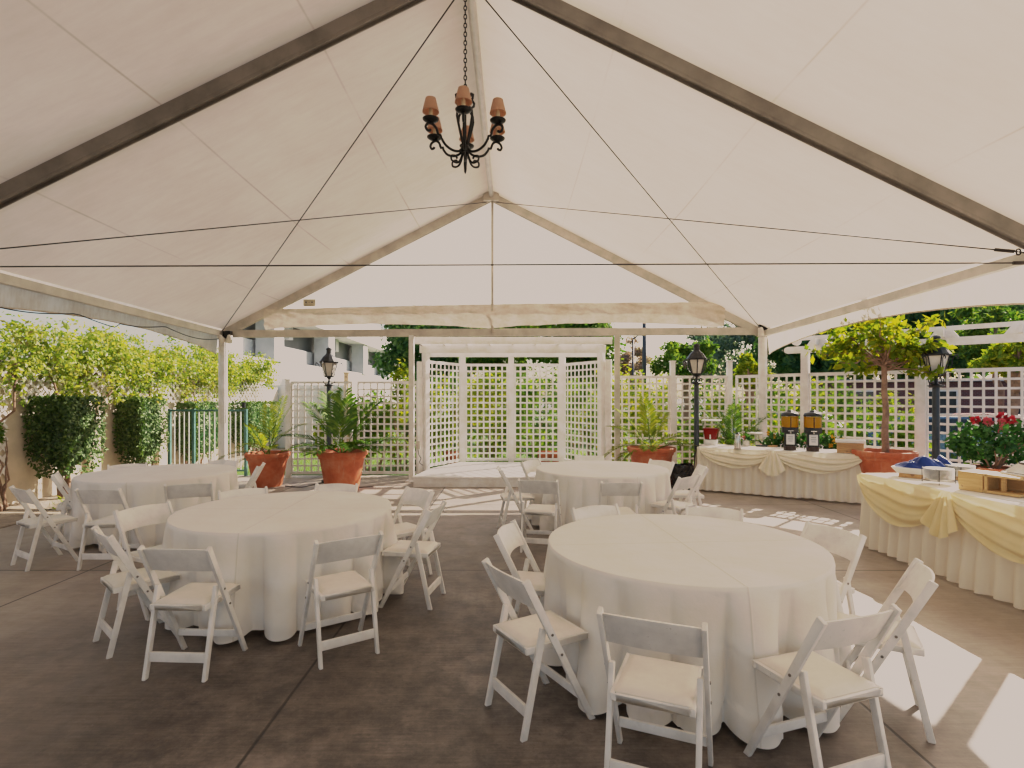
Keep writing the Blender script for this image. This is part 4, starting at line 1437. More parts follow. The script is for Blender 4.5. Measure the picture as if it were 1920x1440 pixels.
# small tree in a big pot by the swagged buffet
rng = random.Random(31)
t = thing('potted_tree', 'slender yellow-leaved tree growing in a large terracotta pot by the lattice', 'potted tree', (5.96, 8.85, 0))
pot(t, 0.45, 0.88)
tm, cm_ = MB(), MB()
tp = limb(tm, (0.02, 0, 0.78), (0.0, 0.0, 2.55), 0.055, 0.035, rng, 10, 0.022)
tips = []
for i in range(34):
    a = rng.random() * 6.28
    el = rng.uniform(-0.25, 1.2)
    L = rng.uniform(0.55, 1.2) * (1.0 if math.cos(a) < 0 else 0.72)
    s = Vector((0, 0, rng.uniform(2.15, 2.5)))
    e = s + Vector((math.cos(a) * math.cos(el), math.sin(a) * math.cos(el), math.sin(el) * 0.9)) * L
    if e.x < -0.62:
        e.z = min(e.z, 2.5)
        s.z = min(s.z, 2.35)
    limb(tm, s, e, 0.018, 0.005, rng)
    for k in (0.55, 0.8, 1.0):
        clump(cm_, s.lerp(e, k), (0.21, 0.21, 0.10), 22, 0.12, rng, 0.05)
tm.build('trunk', 'pale_bark', t, smooth=True)
cm_.build('crown', 'leaf_yellow', t)

# flowering bush behind the swagged buffet
rng = random.Random(8)
hp = at(1862, 875, 7.3)
t = thing('flowering_bush', 'glossy green hibiscus bush with red flowers in a terracotta pot', 'potted bush', (hp.x, hp.y, 0))
pot(t, 0.30, hp.z)
m, sm = MB(), MB()
for i in range(26):
    d = rvec(rng)
    p = Vector((d.x * 0.36, d.y * 0.36, hp.z + 0.33 + d.z * 0.24))
    clump(m, p, (0.17, 0.17, 0.14), 48, 0.095, rng, 0.4)
    if i < 8:
        limb(sm, (0, 0, hp.z - 0.08), p, 0.014, 0.005, rng)
sm.build('stem', 'trunk_bark', t, smooth=True)
m.build('foliage', 'leaf_flower', t)
for k, (dx, dy, dz) in enumerate(((-0.20, -0.15, 0.60), (-0.05, -0.2, 0.58), (0.03, -0.1, 0.66), (0.10, -0.15, 0.62), (-0.12, -0.25, 0.52), (-0.27, -0.05, 0.62))):
    q = Vector((dx, dy, hp.z + dz))
    fm = MB()
    for i in range(26):
        d = rvec(rng)
        fm.leafquad(q + d * 0.015, d.orthogonal().normalized(), d, 0.06, 0.05)
    fm.build('flower', 'petal_red' if k in (2, 3, 5) else 'petal_pink', t)

# low flowers behind the dispensers
rng = random.Random(18)
t = thing('flower_planter', 'low dark leafy planter with yellow and red blooms behind the juice dispensers', 'planter', (5.36, 10.3, 0))
MB().box((0, 0, 0.35), (1.15, 0.36, 0.70), Matrix.Rotation(-0.5, 3, 'Z')).build('box', 'terracotta', t, bevel=0.02)
m = MB()
for i in range(26):
    a = rng.uniform(-0.5, 0.5)
    clump(m, (a * 1.1, -a * 0.55 + rng.gauss(0, .05), rng.uniform(0.72, 1.02)), (0.16, 0.14, 0.13), 42, 0.11, rng, 0.3)
m.build('foliage', 'leaf_flower', t)
fl = MB()
for i in range(9):
    a = rng.uniform(-0.5, 0.5)
    q = Vector((a * 1.1, -a * 0.55 - 0.14, rng.uniform(0.85, 1.12)))
    for k in range(14):
        d = rvec(rng)
        fl.leafquad(q, d.orthogonal().normalized(), d, 0.05, 0.04)
fl.build('blossoms', 'petal_yellow', t)


# ------------------------------------------------------------------ lamps
def lamp(px, Y, topz, label):
    x = (px - CX) * Y / F
    t = thing('street_lamp', label, 'lamp post', (x, Y, 0), 0.3, 'black lantern lamp posts')
    zb = topz - 0.78
    MB().lathe([(0.15, 0), (0.15, 0.05), (0.10, 0.08), (0.085, 0.30), (0.06, 0.36), (0.05, 0.42), (0.047, zb), (0.0, zb)], 20).build('pole', 'lamp_pole', t, smooth=False, bevel=0.003)
    m = MB().lathe([(0.05, zb - 0.02), (0.11, zb), (0.11, zb + 0.012), (0.03, zb + 0.03), (0.022, zb + 0.12), (0.05, zb + 0.15), (0.02, zb + 0.17)], 14)
    for i in range(4):
        a = i * PI / 2
        P = lambda r, z: (r * math.cos(a), r * math.sin(a), zb + z)
        m.tube(catmull([P(0.03, 0.03), P(0.10, 0.05), P(0.11, 0.10), P(0.07, 0.12), P(0.09, 0.16)]), 0.007, 6)
    m.build('bracket', 'lamp_iron', t, smooth=True)
    z0, z1 = zb + 0.18, zb + 0.46
    r0, r1 = 0.095, 0.165
    fr = MB()
    fr.lathe([(0.0, z0 - 0.02), (r0 * 0.7, z0 - 0.02), (r0 + 0.012, z0), (r0 + 0.012, z0 + 0.015), (0, z0 + 0.015)], 6)
    for i in range(6):
        a = i * PI / 3
        fr.tube([(r0 * math.cos(a), r0 * math.sin(a), z0), (r1 * math.cos(a), r1 * math.sin(a), z1)], 0.010, 6)
        # scrolls out from every corner of the lantern
        P = lambda r, z: (r * math.cos(a), r * math.sin(a), z)
        fr.tube(catmull([P(r0 + 0.02, z0 + 0.02), P(r1 + 0.02, z0 + 0.12), P(r1 + 0.03, z1 - 0.05), P(r1 + 0.07, z1 - 0.01), P(r1 + 0.10, z1 - 0.03), P(r1 + 0.085, z1 - 0.06)]), 0.007, 6)
        fr.tube([P(r1 + 0.06, z1 - 0.015), P(r1 + 0.105, z1 + 0.02)], [0.014, 0.003], 6)
    fr.build('lantern_frame', 'lamp_iron', t, smooth=False)
    MB().lathe([(r0 - 0.008, z0 + 0.016), (r1 - 0.012, z1 - 0.004)], 6, cap=False).build('glass', 'milk_glass', t)
    MB().lathe([(0.0, z1 - 0.003), (r1 + 0.02, z1), (r1 + 0.03, z1 + 0.02), (r1 * 0.95, z1 + 0.07), (r1 * 0.75, z1 + 0.12), (0.075, z1 + 0.165), (0.055, z1 + 0.19), (0.05, z1 + 0.255), (0.062, z1 + 0.262), (0.058, z1 + 0.29), (0.03, z1 + 0.31), (0.0, z1 + 0.32)], 12).build('roof', 'lamp_iron', t, smooth=False)


lamp(617, 11.25, 2.75, 'black lantern lamp post standing behind the big palm pot')
lamp(1306, 10.75, 2.78, 'black lantern lamp post between the palm bowl and the long buffet')
lamp(1755, 8.35, 2.68, 'black lantern lamp post between the potted tree and hibiscus bush')


# ------------------------------------------------------------------ lattice fences
def lattice(m, a, b, z0, z1, pitch=0.152, w=0.036, th=0.010):
    a, b = Vector((a[0], a[1], 0)), Vector((b[0], b[1], 0))
    d = b - a
    L = d.length
    d.normalize()
    n = Vector((-d.y, d.x, 0))
    k = max(1, round(L / pitch))
    for i in range(1, k):
        p = a + d * (L * i / k)
        m.bar(p + Vector((0, 0, z0)), p + Vector((0, 0, z1)), w, th, up=n)
    k = max(1, round((z1 - z0) / pitch))
    off = n * (th + 0.0015)
    for i in range(1, k):
        z = z0 + (z1 - z0) * i / k
        m.bar(a + off + Vector((0, 0, z)), b + off + Vector((0, 0, z)), th, w)
    # frame
    for z in (z0, z1):
        m.bar(a + off * 0.5 + Vector((0, 0, z)), b + off * 0.5 + Vector((0, 0, z)), 0.038, 0.06)
    for p in (a + d * 0.02, b - d * 0.02):
        m.bar(p + off * 0.5 + Vector((0, 0, z0 + 0.031)), p + off * 0.5 + Vector((0, 0, z1 - 0.031)), 0.045, 0.036, up=n)


def fence(label, pts, posts, z0, z1, pw=0.10):
    t = thing('lattice_fence', label, 'fence')
    for (a, b) in zip(pts[:-1], pts[1:]):
        m = MB()
        va, vb = Vector((a[0], a[1], 0)), Vector((b[0], b[1], 0))
        d = (vb - va).normalized() * (pw / 2 + 0.002)
        lattice(m, va + d, vb - d, z0, z1)
        m.build('lattice_panel', 'white_paint', t)
    for (x, y, h) in posts:
        m = MB().box((x, y, h / 2 - 0.05), (pw, pw, h + 0.1)).box((x, y, h + 0.012), (pw + 0.03, pw + 0.03, 0.022))
        m.build('post', 'white_paint', t, bevel=0.004)


fl_ = [(-4.82, 11.92), (-3.4, 11.95), (-1.98, 11.95)]
fence('white square lattice fence beside the parking garage and palm pots', fl_, [(-4.82, 11.92, 2.10), (-1.98, 11.95, 2.15)], 0.10, 2.05)
P1, P2, P3 = (2.05, 12.05), (3.50, 12.05), (4.72, 12.0)
D1, D2, D3 = (5.68, 10.70), (6.98, 9.42), (9.3, 7.1)
fence('white lattice fence with tall posts behind the wide palm bowl', [P1, P2, P3], [(P1[0], P1[1], 2.5), (P2[0], P2[1], 2.5), (P3[0], P3[1], 2.5)], 0.10, 2.17)
fence('white lattice fence running diagonally behind the potted tree', [(4.78, 11.92), D1, D2, D3], [(D3[0], D3[1], 2.6)], 0.10, 2.17)

# pergola along the diagonal fence
pg = thing('pergola', 'white double-beam pergola above the diagonal lattice fence', 'pergola')
dd = (Vector((D3[0], D3[1], 0)) - Vector((D1[0], D1[1], 0))).normalized()
for x, y in (D1, D2):
    MB().box((x, y, 1.31), (0.13, 0.13, 2.62), Matrix.Rotation(-PI / 4, 3, 'Z')).build('post', 'white_paint', pg, bevel=0.005)
s0 = Vector((D1[0], D1[1], 0)) - dd * 0.32
e0 = Vector((D3[0], D3[1], 0)) + dd * 0.3
nn = Vector((-dd.y, dd.x, 0))
MB().bar(s0 + Vector((0, 0, 2.655)), e0 + Vector((0, 0, 2.655)), 0.07, 0.13).tube([s0 + Vector((0, 0, 2.655)) - dd * 0.001 - nn * 0.033, s0 + Vector((0, 0, 2.655)) - dd * 0.001 + nn * 0.033], 0.06, 14).build('lower_beam', 'white_paint', pg)
MB().bar(s0 + dd * 0.18 + Vector((0, 0, 2.875)), e0 + Vector((0, 0, 2.875)), 0.06, 0.07).tube([s0 + dd * 0.16 + Vector((0, 0, 2.83)) - nn * 0.031, s0 + dd * 0.16 + Vector((0, 0, 2.83)) + nn * 0.031], 0.085, 16).build('upper_beam', 'white_paint', pg)
Lp = (e0 - s0).length
k = 0.55
while k < Lp:
    p = s0 + dd * k
    r = MB()
    r.bar(p - nn * 0.25 + Vector((0, 0, 2.78)), p + nn * 1.3 + Vector((0, 0, 2.78)), 0.045, 0.118)
    # scrolled block in line with the beam
    r.add([p + dd * x + nn * y + Vector((0, 0, z)) for y in (-0.036, 0.036) for x, z in ((-0.20, 2.722), (0.20, 2.722), (0.12, 2.838), (-0.12, 2.838))],
          [(0, 1, 2, 3), (7, 6, 5, 4), (0, 4, 5, 1), (1, 5, 6, 2), (2, 6, 7, 3), (3, 7, 4, 0)])
    r.build('rafter_block', 'white_paint', pg)
    k += 0.95

# ------------------------------------------------------------------ stage and gazebo
st = thing('stage', 'low white wooden stage platform in front of the lattice gazebo', 'stage', (0, 0, 0))
A = [(-1.93, 10.62), (2.0, 10.62), (2.35, 11.9), (1.26, 13.05), (-1.22, 13.05), (-1.75, 11.9)]
MB().prism(A, 0.165, 0.20).build('deck', 'stage_paint', st, bevel=0.006)
MB().prism([(x * .985 + 0.001, 11.8 + (y - 11.8) * .97) for x, y in A], 0.0, 0.163).build('skirt_board', 'white_paint', st)
gz = thing('gazebo', 'white lattice gazebo screen with flat slatted pergola roof', 'gazebo')
gpts = [(-1.87, 11.98), (-1.19, 13.2), (-0.02, 13.25), (1.2, 13.2), (1.93, 11.95)]
for i, (x, y) in enumerate(gpts):
    w = 0.13 if 0 < i < 4 else 0.12
    MB().box((x, y, 1.345), (w, w, 2.69), Matrix.Rotation((0.9, 0.4, 0, -0.4, -0.9)[i], 3, 'Z')).build('post', 'white_paint', gz, bevel=0.006)
for a, b in zip(gpts[:-1], gpts[1:]):
    m = MB()
    va, vb = Vector((a[0], a[1], 0)), Vector((b[0], b[1], 0))
    d = (vb - va).normalized() * 0.07
    lattice(m, va + d, vb - d, 0.24, 2.50, pitch=0.15)
    m.build('lattice_panel', 'white_paint', gz)
# wing panels hinged in front of the side posts
for x, y, x2, y2 in ((-1.99, 11.8, -2.05, 11.2), (2.10, 11.85, 2.02, 11.95)):
    pass
MB().box((-2.0, 11.92, 1.25), (0.10, 0.05, 2.5), Matrix.Rotation(0.5, 3, 'Z')).build('door_stile', 'white_paint', gz, bevel=0.004)
MB().box((2.08, 11.9, 1.28), (0.13, 0.05, 2.52), Matrix.Rotation(-0.5, 3, 'Z')).build('door_stile', 'white_paint', gz, bevel=0.004)
hz = MB()
for y in (11.98, 13.2):
    hz.bar((-2.0, y, 2.775), (2.03, y, 2.775), 0.07, 0.17)
hz.build('header_beam', 'white_paint', gz, bevel=0.004)
for i in range(9):
    x = -1.95 + i * (3.92 / 8)
    MB().bar((x, 11.72, 2.915), (x, 13.5, 2.915), 0.042, 0.108).build('roof_slat', 'white_paint', gz)
m = MB()
for y in (11.78, 12.25, 12.75, 13.3):
    m.bar((-2.12, y, 2.99), (2.14, y, 2.99), 0.05, 0.038)
m.bar((-2.1, 11.702, 2.93), (2.12, 11.702, 2.93), 0.03, 0.15)
m.build('fascia', 'white_paint', gz, bevel=0.003)
ob = at(789, 848, 11.2)
t = thing('outlet_box', 'small grey electric box with cord on the stage-side tent post', 'outlet box', (ob.x + 0.05, 11.28, 0))
MB().box((0, -0.03, 0.75), (0.08, 0.05, 0.17)).build('box', 'frame_metal', t, bevel=0.006)
MB().tube(catmull([(0, -0.05, 0.66), (0.02, -0.06, 0.55), (0.06, -0.06, 0.48), (0.03, -0.07, 0.40), (0.10, -0.06, 0.34)]), 0.008, 6).build('cord', 'rope_dark', t, smooth=True)
t.location = ((772 - CX) * YF / F + 0.14, YF - 0.0, 0)

# ------------------------------------------------------------------ trash bag bin
bp_ = gp(1285, 897)
t = thing('trash_bin', 'black bag lined trash bin beside the long buffet', 'trash bin', (3.15, 10.3, 0))


def bag(u, v):
    a = 2 * PI * u
    r = 0.17 + 0.05 * v + 0.02 * mnoise.noise(Vector((math.cos(a) * 2.5, math.sin(a) * 2.5, v * 5))) + 0.008 * math.sin(a * 9 + v * 6)
    return (r * math.cos(a), r * math.sin(a), 0.02 + 0.46 * v + 0.015 * math.sin(a * 3))


MB().grid(bag, 60, 16).build('bag', 'black_bag', t, smooth=True)
MB().lathe([(0.0, 0.0), (0.15, 0.0), (0.19, 0.44)], 24, cap=False).build('bin', 'black_plastic', t)

# ------------------------------------------------------------------ extension cord on the floor
pts = catmull([gp(535, 912), gp(565, 914), gp(590, 909), gp(612, 905), gp(618, 909), gp(598, 913), gp(600, 917), gp(640, 916), gp(700, 913)], 8)
tag(MB().tube([p + Vector((0, 0, 0.008)) for p in pts], 0.008, 6).build('extension_cord', 'rope_dark', smooth=True), 'black extension cord snaking on the floor by the palm pots', 'cord')

# ------------------------------------------------------------------ side wall, trellis, hedges, vines, gate
wx = -8.05
t = thing('garden_wall', 'cream stucco wall with diagonal trellis behind the clipped hedges', 'wall')
MB().box((wx - 0.1, 6.0, 0.95), (0.2, 26.0, 2.2)).build('wall', 'stucco', t, bevel=0.01)
for y in (4.2, 10.55, 12.6):
    MB().box((wx + 0.05, y, 0.9), (0.10, 0.30, 2.1)).build('pilaster', 'stucco', t, bevel=0.02)


def dlattice(x, ya, yb, za, zb, pitch=0.135, w=0.045):
    m = MB()
    W, Hh = yb - ya, zb - za
    for s, off in ((1, 0.0), (-1, 0.012)):
        c = -Hh - W
        while c < Hh + W:
            # z = s*(y) + c within the rectangle [0,W]x[0,Hh]
            pts = []
            for y in (0.0, W):
                z = s * y + c
                if 0 <= z <= Hh:
                    pts.append((y, z))
            for z in (0.0, Hh):
                y = (z - c) / s
                if 0 < y < W:
                    pts.append((y, z))
            if len(pts) >= 2:
                p, q = pts[0], pts[1]
                if math.hypot(p[0] - q[0], p[1] - q[1]) > 0.03:
                    m.bar((x + off, ya + p[0], za + p[1]), (x + off, ya + q[0], za + q[1]), w, 0.008, up=(1, 0, 0))
            c += pitch * 1.414
    return m


dlattice(wx + 0.12, 8.9, 13.6, 1.62, 2.3).build('trellis', 'white_paint', t)
dlattice(wx + 0.02, 6.6, 8.78, 0.42, 2.3).build('trellis', 'white_paint', t)
dlattice(wx + 0.05, 13.6, 18.0, 1.4, 2.2).build('trellis', 'white_paint', t)
# dark backing behind the upper trellis
MB().box((wx - 0.02, 11.0, 2.18), (0.06, 14.0, 0.28)).build('trellis_backing', 'trunk_bark', t)


def hedge(y0, y1, xf, z0, z1, label, seed, n=5200):
    rng = random.Random(seed)
    xb = -8.0
    t = thing('clipped_hedge', label, 'hedge', ((xf + xb) / 2, (y0 + y1) / 2, 0), 0, 'clipped hedges along the garden wall')
    m = MB()
    W, Dp, Hh = y1 - y0, xf - xb, z1 - z0
    for i in range(n):
        f = rng.random()
        y, x, z = rng.uniform(-W / 2, W / 2), rng.uniform(-Dp / 2, Dp / 2), rng.uniform(0, Hh)
        nb = Vector((0.6, -0.4, 0.3))
        if f < 0.38:
            x = Dp / 2 - abs(rng.gauss(0, 0.05))
            nb = Vector((1, 0, 0.2))
        elif f < 0.76:
            y = -W / 2 + abs(rng.gauss(0, 0.05))
            nb = Vector((0, -1, 0.2))
        elif f < 0.88:
            z = Hh - abs(rng.gauss(0, 0.05))
            nb = Vector((0, 0, 1))
        # ragged, narrowing skirt at the bottom; rounded corners
        k = 1 - 0.30 * max(0, 1 - z / (Hh * 0.45)) ** 2
        e = mnoise.noise(Vector((y * 3 + x * 3, z * 3, seed))) * 0.06
        y, x = y * k + e * (-1 if y < 0 else 1), x * k + e * (1 if x > 0 else 0)
        r = (abs(y) / (W / 2)) ** 6 + (z / Hh) ** 8 + (abs(x) / (Dp / 2)) ** 8
        if r > 1.9 and rng.random() < 0.7:
            continue
        if z < Hh * 0.2 and rng.random() < 0.6:
            continue
        nrm = (nb + rvec(rng) * 0.8).normalized()
        d = nrm.cross(rvec(rng)).normalized()
        l = rng.uniform(0.045, 0.085)
        m.leafquad(Vector((x, y, z0 + z)), nrm, d, l, l * 0.6)
    sm = MB()
    for i in range(6):
        yb = rng.uniform(-0.35, 0.35) * W * 0.5
        limb(sm, (rng.gauss(0, .06), yb, -0.02), (rng.gauss(0, .1), yb + rng.gauss(0, .12), z0 + Hh * 0.55), 0.028, 0.012, rng)
    sm.build('stem', 'trunk_bark', t, smooth=True)
    # dense inner twig mass keeps light from passing straight through
    core = MB()

    def cf(u, v):
        a = 2 * PI * u
        c, s = math.cos(a), math.sin(a)
        q = 1 / max(abs(c), abs(s)) ** 0.7
        prof = math.sin(PI * min(0.98, max(0.02, v))) ** 0.3
        return (Dp * 0.38 * c * prof * q, W * 0.38 * s * prof * q, z0 + 0.14 + (Hh - 0.2) * v)
    core.grid(cf, 24, 10)
    core.build('inner_growth', 'leaf_dark', t)
    m.build('foliage', 'leaf_hedge', t)


hedge(9.05, 9.92, -7.28, 0.42, 1.74, 'wide dark green clipped hedge block against the cream wall', 2, 6500)
hedge(11.1, 12.0, -7.45, 0.34, 1.71, 'narrower clipped hedge between the wide hedge and green gate', 4, 5500)
hedge(13.1, 14.8, -7.5, 0.2, 1.6, 'clipped hedge seen through the green gate bars', 6, 4500)
hedge(15.6, 17.8, -7.4, 0.2, 1.6, 'distant clipped hedge beyond the green gate', 8, 4500)

# climbing vine sprawling over the wall
rng = random.Random(77)
t = thing('climbing_vine', 'bright yellow-green vine sprawling over the top of the cream wall', 'vine')
m, sm = MB(), MB()
for i in range(470):
    y = rng.uniform(6.2, 17.5)
    f = (y - 6.2) / 11.3
    zc = 2.5 - 0.10 * f + rng.gauss(0, 0.24) + 0.22 * mnoise.noise(Vector((y * 0.9, 0, 4)))
    zc = min(zc, 3.05 - 0.1 * f)
    x = wx + 0.15 + rng.uniform(-0.45, 0.55)
    clump(m, (x, y, zc), (0.25, 0.31, 0.18), 66, 0.075, rng, 0.1)
for i in range(26):                        # trailing tendrils
    y = rng.uniform(6.5, 16)
    for k in range(8):
        clump(m, (wx + 0.25 + rng.gauss(0, .05), y + rng.gauss(0, .08), 2.2 - k * 0.075), (0.12, 0.12, 0.09), 9, 0.09, rng, 0.1)
for y in (6.9, 8.35, 9.9, 11.9, 13.5):
    for k in range(3):
        limb(sm, (wx + 0.15, y + rng.gauss(0, .15), 0.0), (wx + 0.2, y + rng.gauss(0, .5), 2.5), 0.028, 0.012, rng, 8, 0.05)
sm.build('stem', 'trunk_bark', t, smooth=True)
m.build('foliage', 'leaf_vine', t)

# bushy growth at the picture edge and ground cover in the bed
shrub('trellis_creeper', 'leafy creeper climbing the white trellis at the wall end', (wx + 0.25, 8.35, 0), 0.16, 0.28, 1.75, 'leaf_mid', 12, 260, 0.08, z0=1.1)
rng = random.Random(99)
m = MB()
for i in range(1500):
    y = rng.uniform(5.0, 12.0)
    x = rng.uniform(-7.95, -6.95)
    if mnoise.noise(Vector((x * 1.2, y * 1.0, 0))) < 0.05:
        continue
    d = (rvec(rng) + Vector((0, 0, 0.6))).normalized()
    m.leafquad(Vector((x, y, rng.uniform(0.01, 0.09))), d.orthogonal().normalized(), d, rng.uniform(0.05, 0.11), 0.04)
stuff(m.build('ground_cover', 'leaf_vine'), 'low yellow-green ground cover in the bed along the wall', 'ground cover')

# green gate and railing
t = thing('metal_gate', 'green metal gate with pale upright bars beside the narrow hedge', 'gate')
ga, gb = (318 - CX) * 12.15 / F, (461 - CX) * 12.15 / F
gmid = (363 - CX) * 12.15 / F
for x in (ga, gmid, gb):
    MB().box((x, 12.15, 0.72), (0.055, 0.055, 1.5)).build('post', 'green_metal', t)
m = MB()
for z in (0.12, 1.44):
    m.bar((ga + 0.029, 12.15, z), (gmid - 0.029, 12.15, z), 0.04, 0.04)
    m.bar((gmid + 0.029, 12.15, z), (gb - 0.029, 12.15, z), 0.04, 0.04)
m.build('rail', 'green_metal', t)
m = MB()
for a, b, n in ((ga, gmid, 4), (gmid, gb, 9)):
    for i in range(1, n + 1):
        x = a + (b - a) * i / (n + 1)
        m.bar((x, 12.15, 0.141), (x, 12.15, 1.419), 0.018, 0.018)
m.build('bars', 'pale_bar', t)
MB().box((gb - 0.02, 12.10, 1.56), (0.06, 0.06, 0.12)).build('latch_box', 'black_plastic', t)

# ------------------------------------------------------------------ parking garage
t = thing('parking_garage', 'pale concrete parking garage with dark open decks behind the fence', 'building')
gx = -12.0
MB().box((gx - 0.2, 42.7, 1.8), (0.4, 38.0, 3.6)).build('parapet', 'white_stucco', t)
MB().box((gx - 0.6, 42.8, 6.9), (1.8, 38.4, 1.9)).build('upper_deck', 'white_stucco', t)
MB().box((gx - 0.8, 42.3, 3.0), (0.8, 37.0, 0.3)).build('deck_floor', 'garage_concrete', t)
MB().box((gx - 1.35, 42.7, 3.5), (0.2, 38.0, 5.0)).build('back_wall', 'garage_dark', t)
for y in (28.2, 36.4, 44.8, 53.5):
    MB().box((gx - 0.35, y, 4.75), (0.95, 1.15, 2.4)).build('column', 'garage_concrete' if y < 60 else 'white_stucco', t)
for y in (24.0, 32.0, 40.5, 49.0, 57.0):
    MB().box((gx - 1.0, y, 5.5), (0.4, 0.6, 0.9)).build('ceiling_beam', 'garage_concrete', t)
MB().box((gx - 1.1, 42.7, 4.15), (0.2, 37.0, 0.9)).build('ramp_wall', 'garage_concrete', t)
# garden boundary wall between the garage and the gate
o = MB().box((-8.6, 19.2, 1.0), (6.2, 0.25, 2.3)).build('boundary_wall', 'white_stucco')
tag(o, 'bright white boundary wall seen through the lattice before the garage', 'wall')
wpst = at(650, 700, 12.3)
o = MB().box((0, 0, 1.06), (0.10, 0.10, 2.4)).box((0, 0, 2.275), (0.13, 0.13, 0.03)).build('wooden_post', 'tan_timber', bevel=0.004)
o.location = (wpst.x, 12.3, 0)
tag(o, 'plain tan timber post just behind the lattice fence', 'post')

# ------------------------------------------------------------------ background poles
o = MB().tube([((1208 - CX) * 24 / F, 24, -0.1), ((1208 - CX) * 24 / F, 24, 7.2)], [0.10, 0.085], 12).build('utility_pole', 'asphalt_pole', smooth=True)
tag(o, 'thick dark pole rising behind the lattice fence', 'pole')
t = thing('lamp_standard', 'thin grey parking light on a slim pole', 'light pole', ((1187 - CX) * 30 / F, 30, 0))
MB().tube([(0, 0, -0.1), (0, 0, 4.9)], [0.06, 0.045], 10).build('pole', 'asphalt_pole', t, smooth=True)
MB().tube([(0, 0, 4.88), (0.25, 0, 5.05)], 0.035, 8).box((0.36, 0, 5.08), (0.32, 0.14, 0.06)).build('head', 'asphalt_pole', t)


# ------------------------------------------------------------------ trees beyond the patio
def bgtree(px, Y, ytop, ybot, wpx, mat, seed, label, name='garden_tree', **kw):
    p = at(px, ytop, Y)
    zb_ = at(px, ybot, Y).z
    return tree(name, label, (p.x, Y, 0), p.z, wpx * Y / F / 2, max(0.4, zb_), mat, seed, group='trees beyond the lattice fence', **kw)


bgtree(800, 34, 560, 735, 190, 'leaf_dark', 1, 'dense dark tree between the garage and the gazebo roof', nclump=44, per=240, L=0.34)
bgtree(930, 40, 570, 730, 220, 'leaf_mid', 2, 'broad green tree centred behind the gazebo roof', nclump=44, per=240, L=0.38)
bgtree(1075, 36, 560, 730, 190, 'leaf_mid', 3, 'sunny green tree at the stage end behind the gazebo', nclump=44, per=240, L=0.34)
bgtree(1285, 17.5, 634, 716, 130, 'leaf_mid', 4, 'round leafy tree behind the lamp by the long buffet', nclump=30, per=130, L=0.15)
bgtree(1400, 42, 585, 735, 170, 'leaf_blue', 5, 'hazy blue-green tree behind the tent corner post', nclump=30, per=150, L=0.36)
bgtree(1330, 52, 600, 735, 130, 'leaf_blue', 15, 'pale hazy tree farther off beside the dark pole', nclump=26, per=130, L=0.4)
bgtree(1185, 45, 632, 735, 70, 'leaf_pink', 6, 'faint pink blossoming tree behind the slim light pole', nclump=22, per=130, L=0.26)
bgtree(1530, 30, 560, 735, 210, 'leaf_dark', 7, 'deep dark tree behind the pergola beam end', nclump=46, per=260, L=0.30)
bgtree(1780, 30, 480, 735, 300, 'leaf_dark', 8, 'tall dark tree above the lamp by the potted tree', nclump=54, per=260, L=0.32)
bgtree(1870, 17, 555, 690, 190, 'leaf_mid', 9, 'light green leafy tree above the pergola near the picture edge', nclump=30, per=150, L=0.17)
bgtree(2010, 13, 560, 720, 260, 'leaf_lime', 10, 'tree at the picture edge behind the pergola', nclump=26, per=150, L=0.17)
bgtree(1905, 12.2, 632, 705, 130, 'leaf_yellow', 11, 'yellow-leaved young tree through the pergola near the hibiscus', nclump=24, per=110, L=0.13)
bgtree(1650, 38, 540, 735, 230, 'leaf_mid', 13, 'green distant tree behind the yellow potted tree', nclump=44, per=220, L=0.36)
bgtree(1405, 14.2, 668, 735, 70, 'leaf_yellow', 14, 'small yellow-green tree just behind the fence corner', nclump=16, per=110, L=0.13)

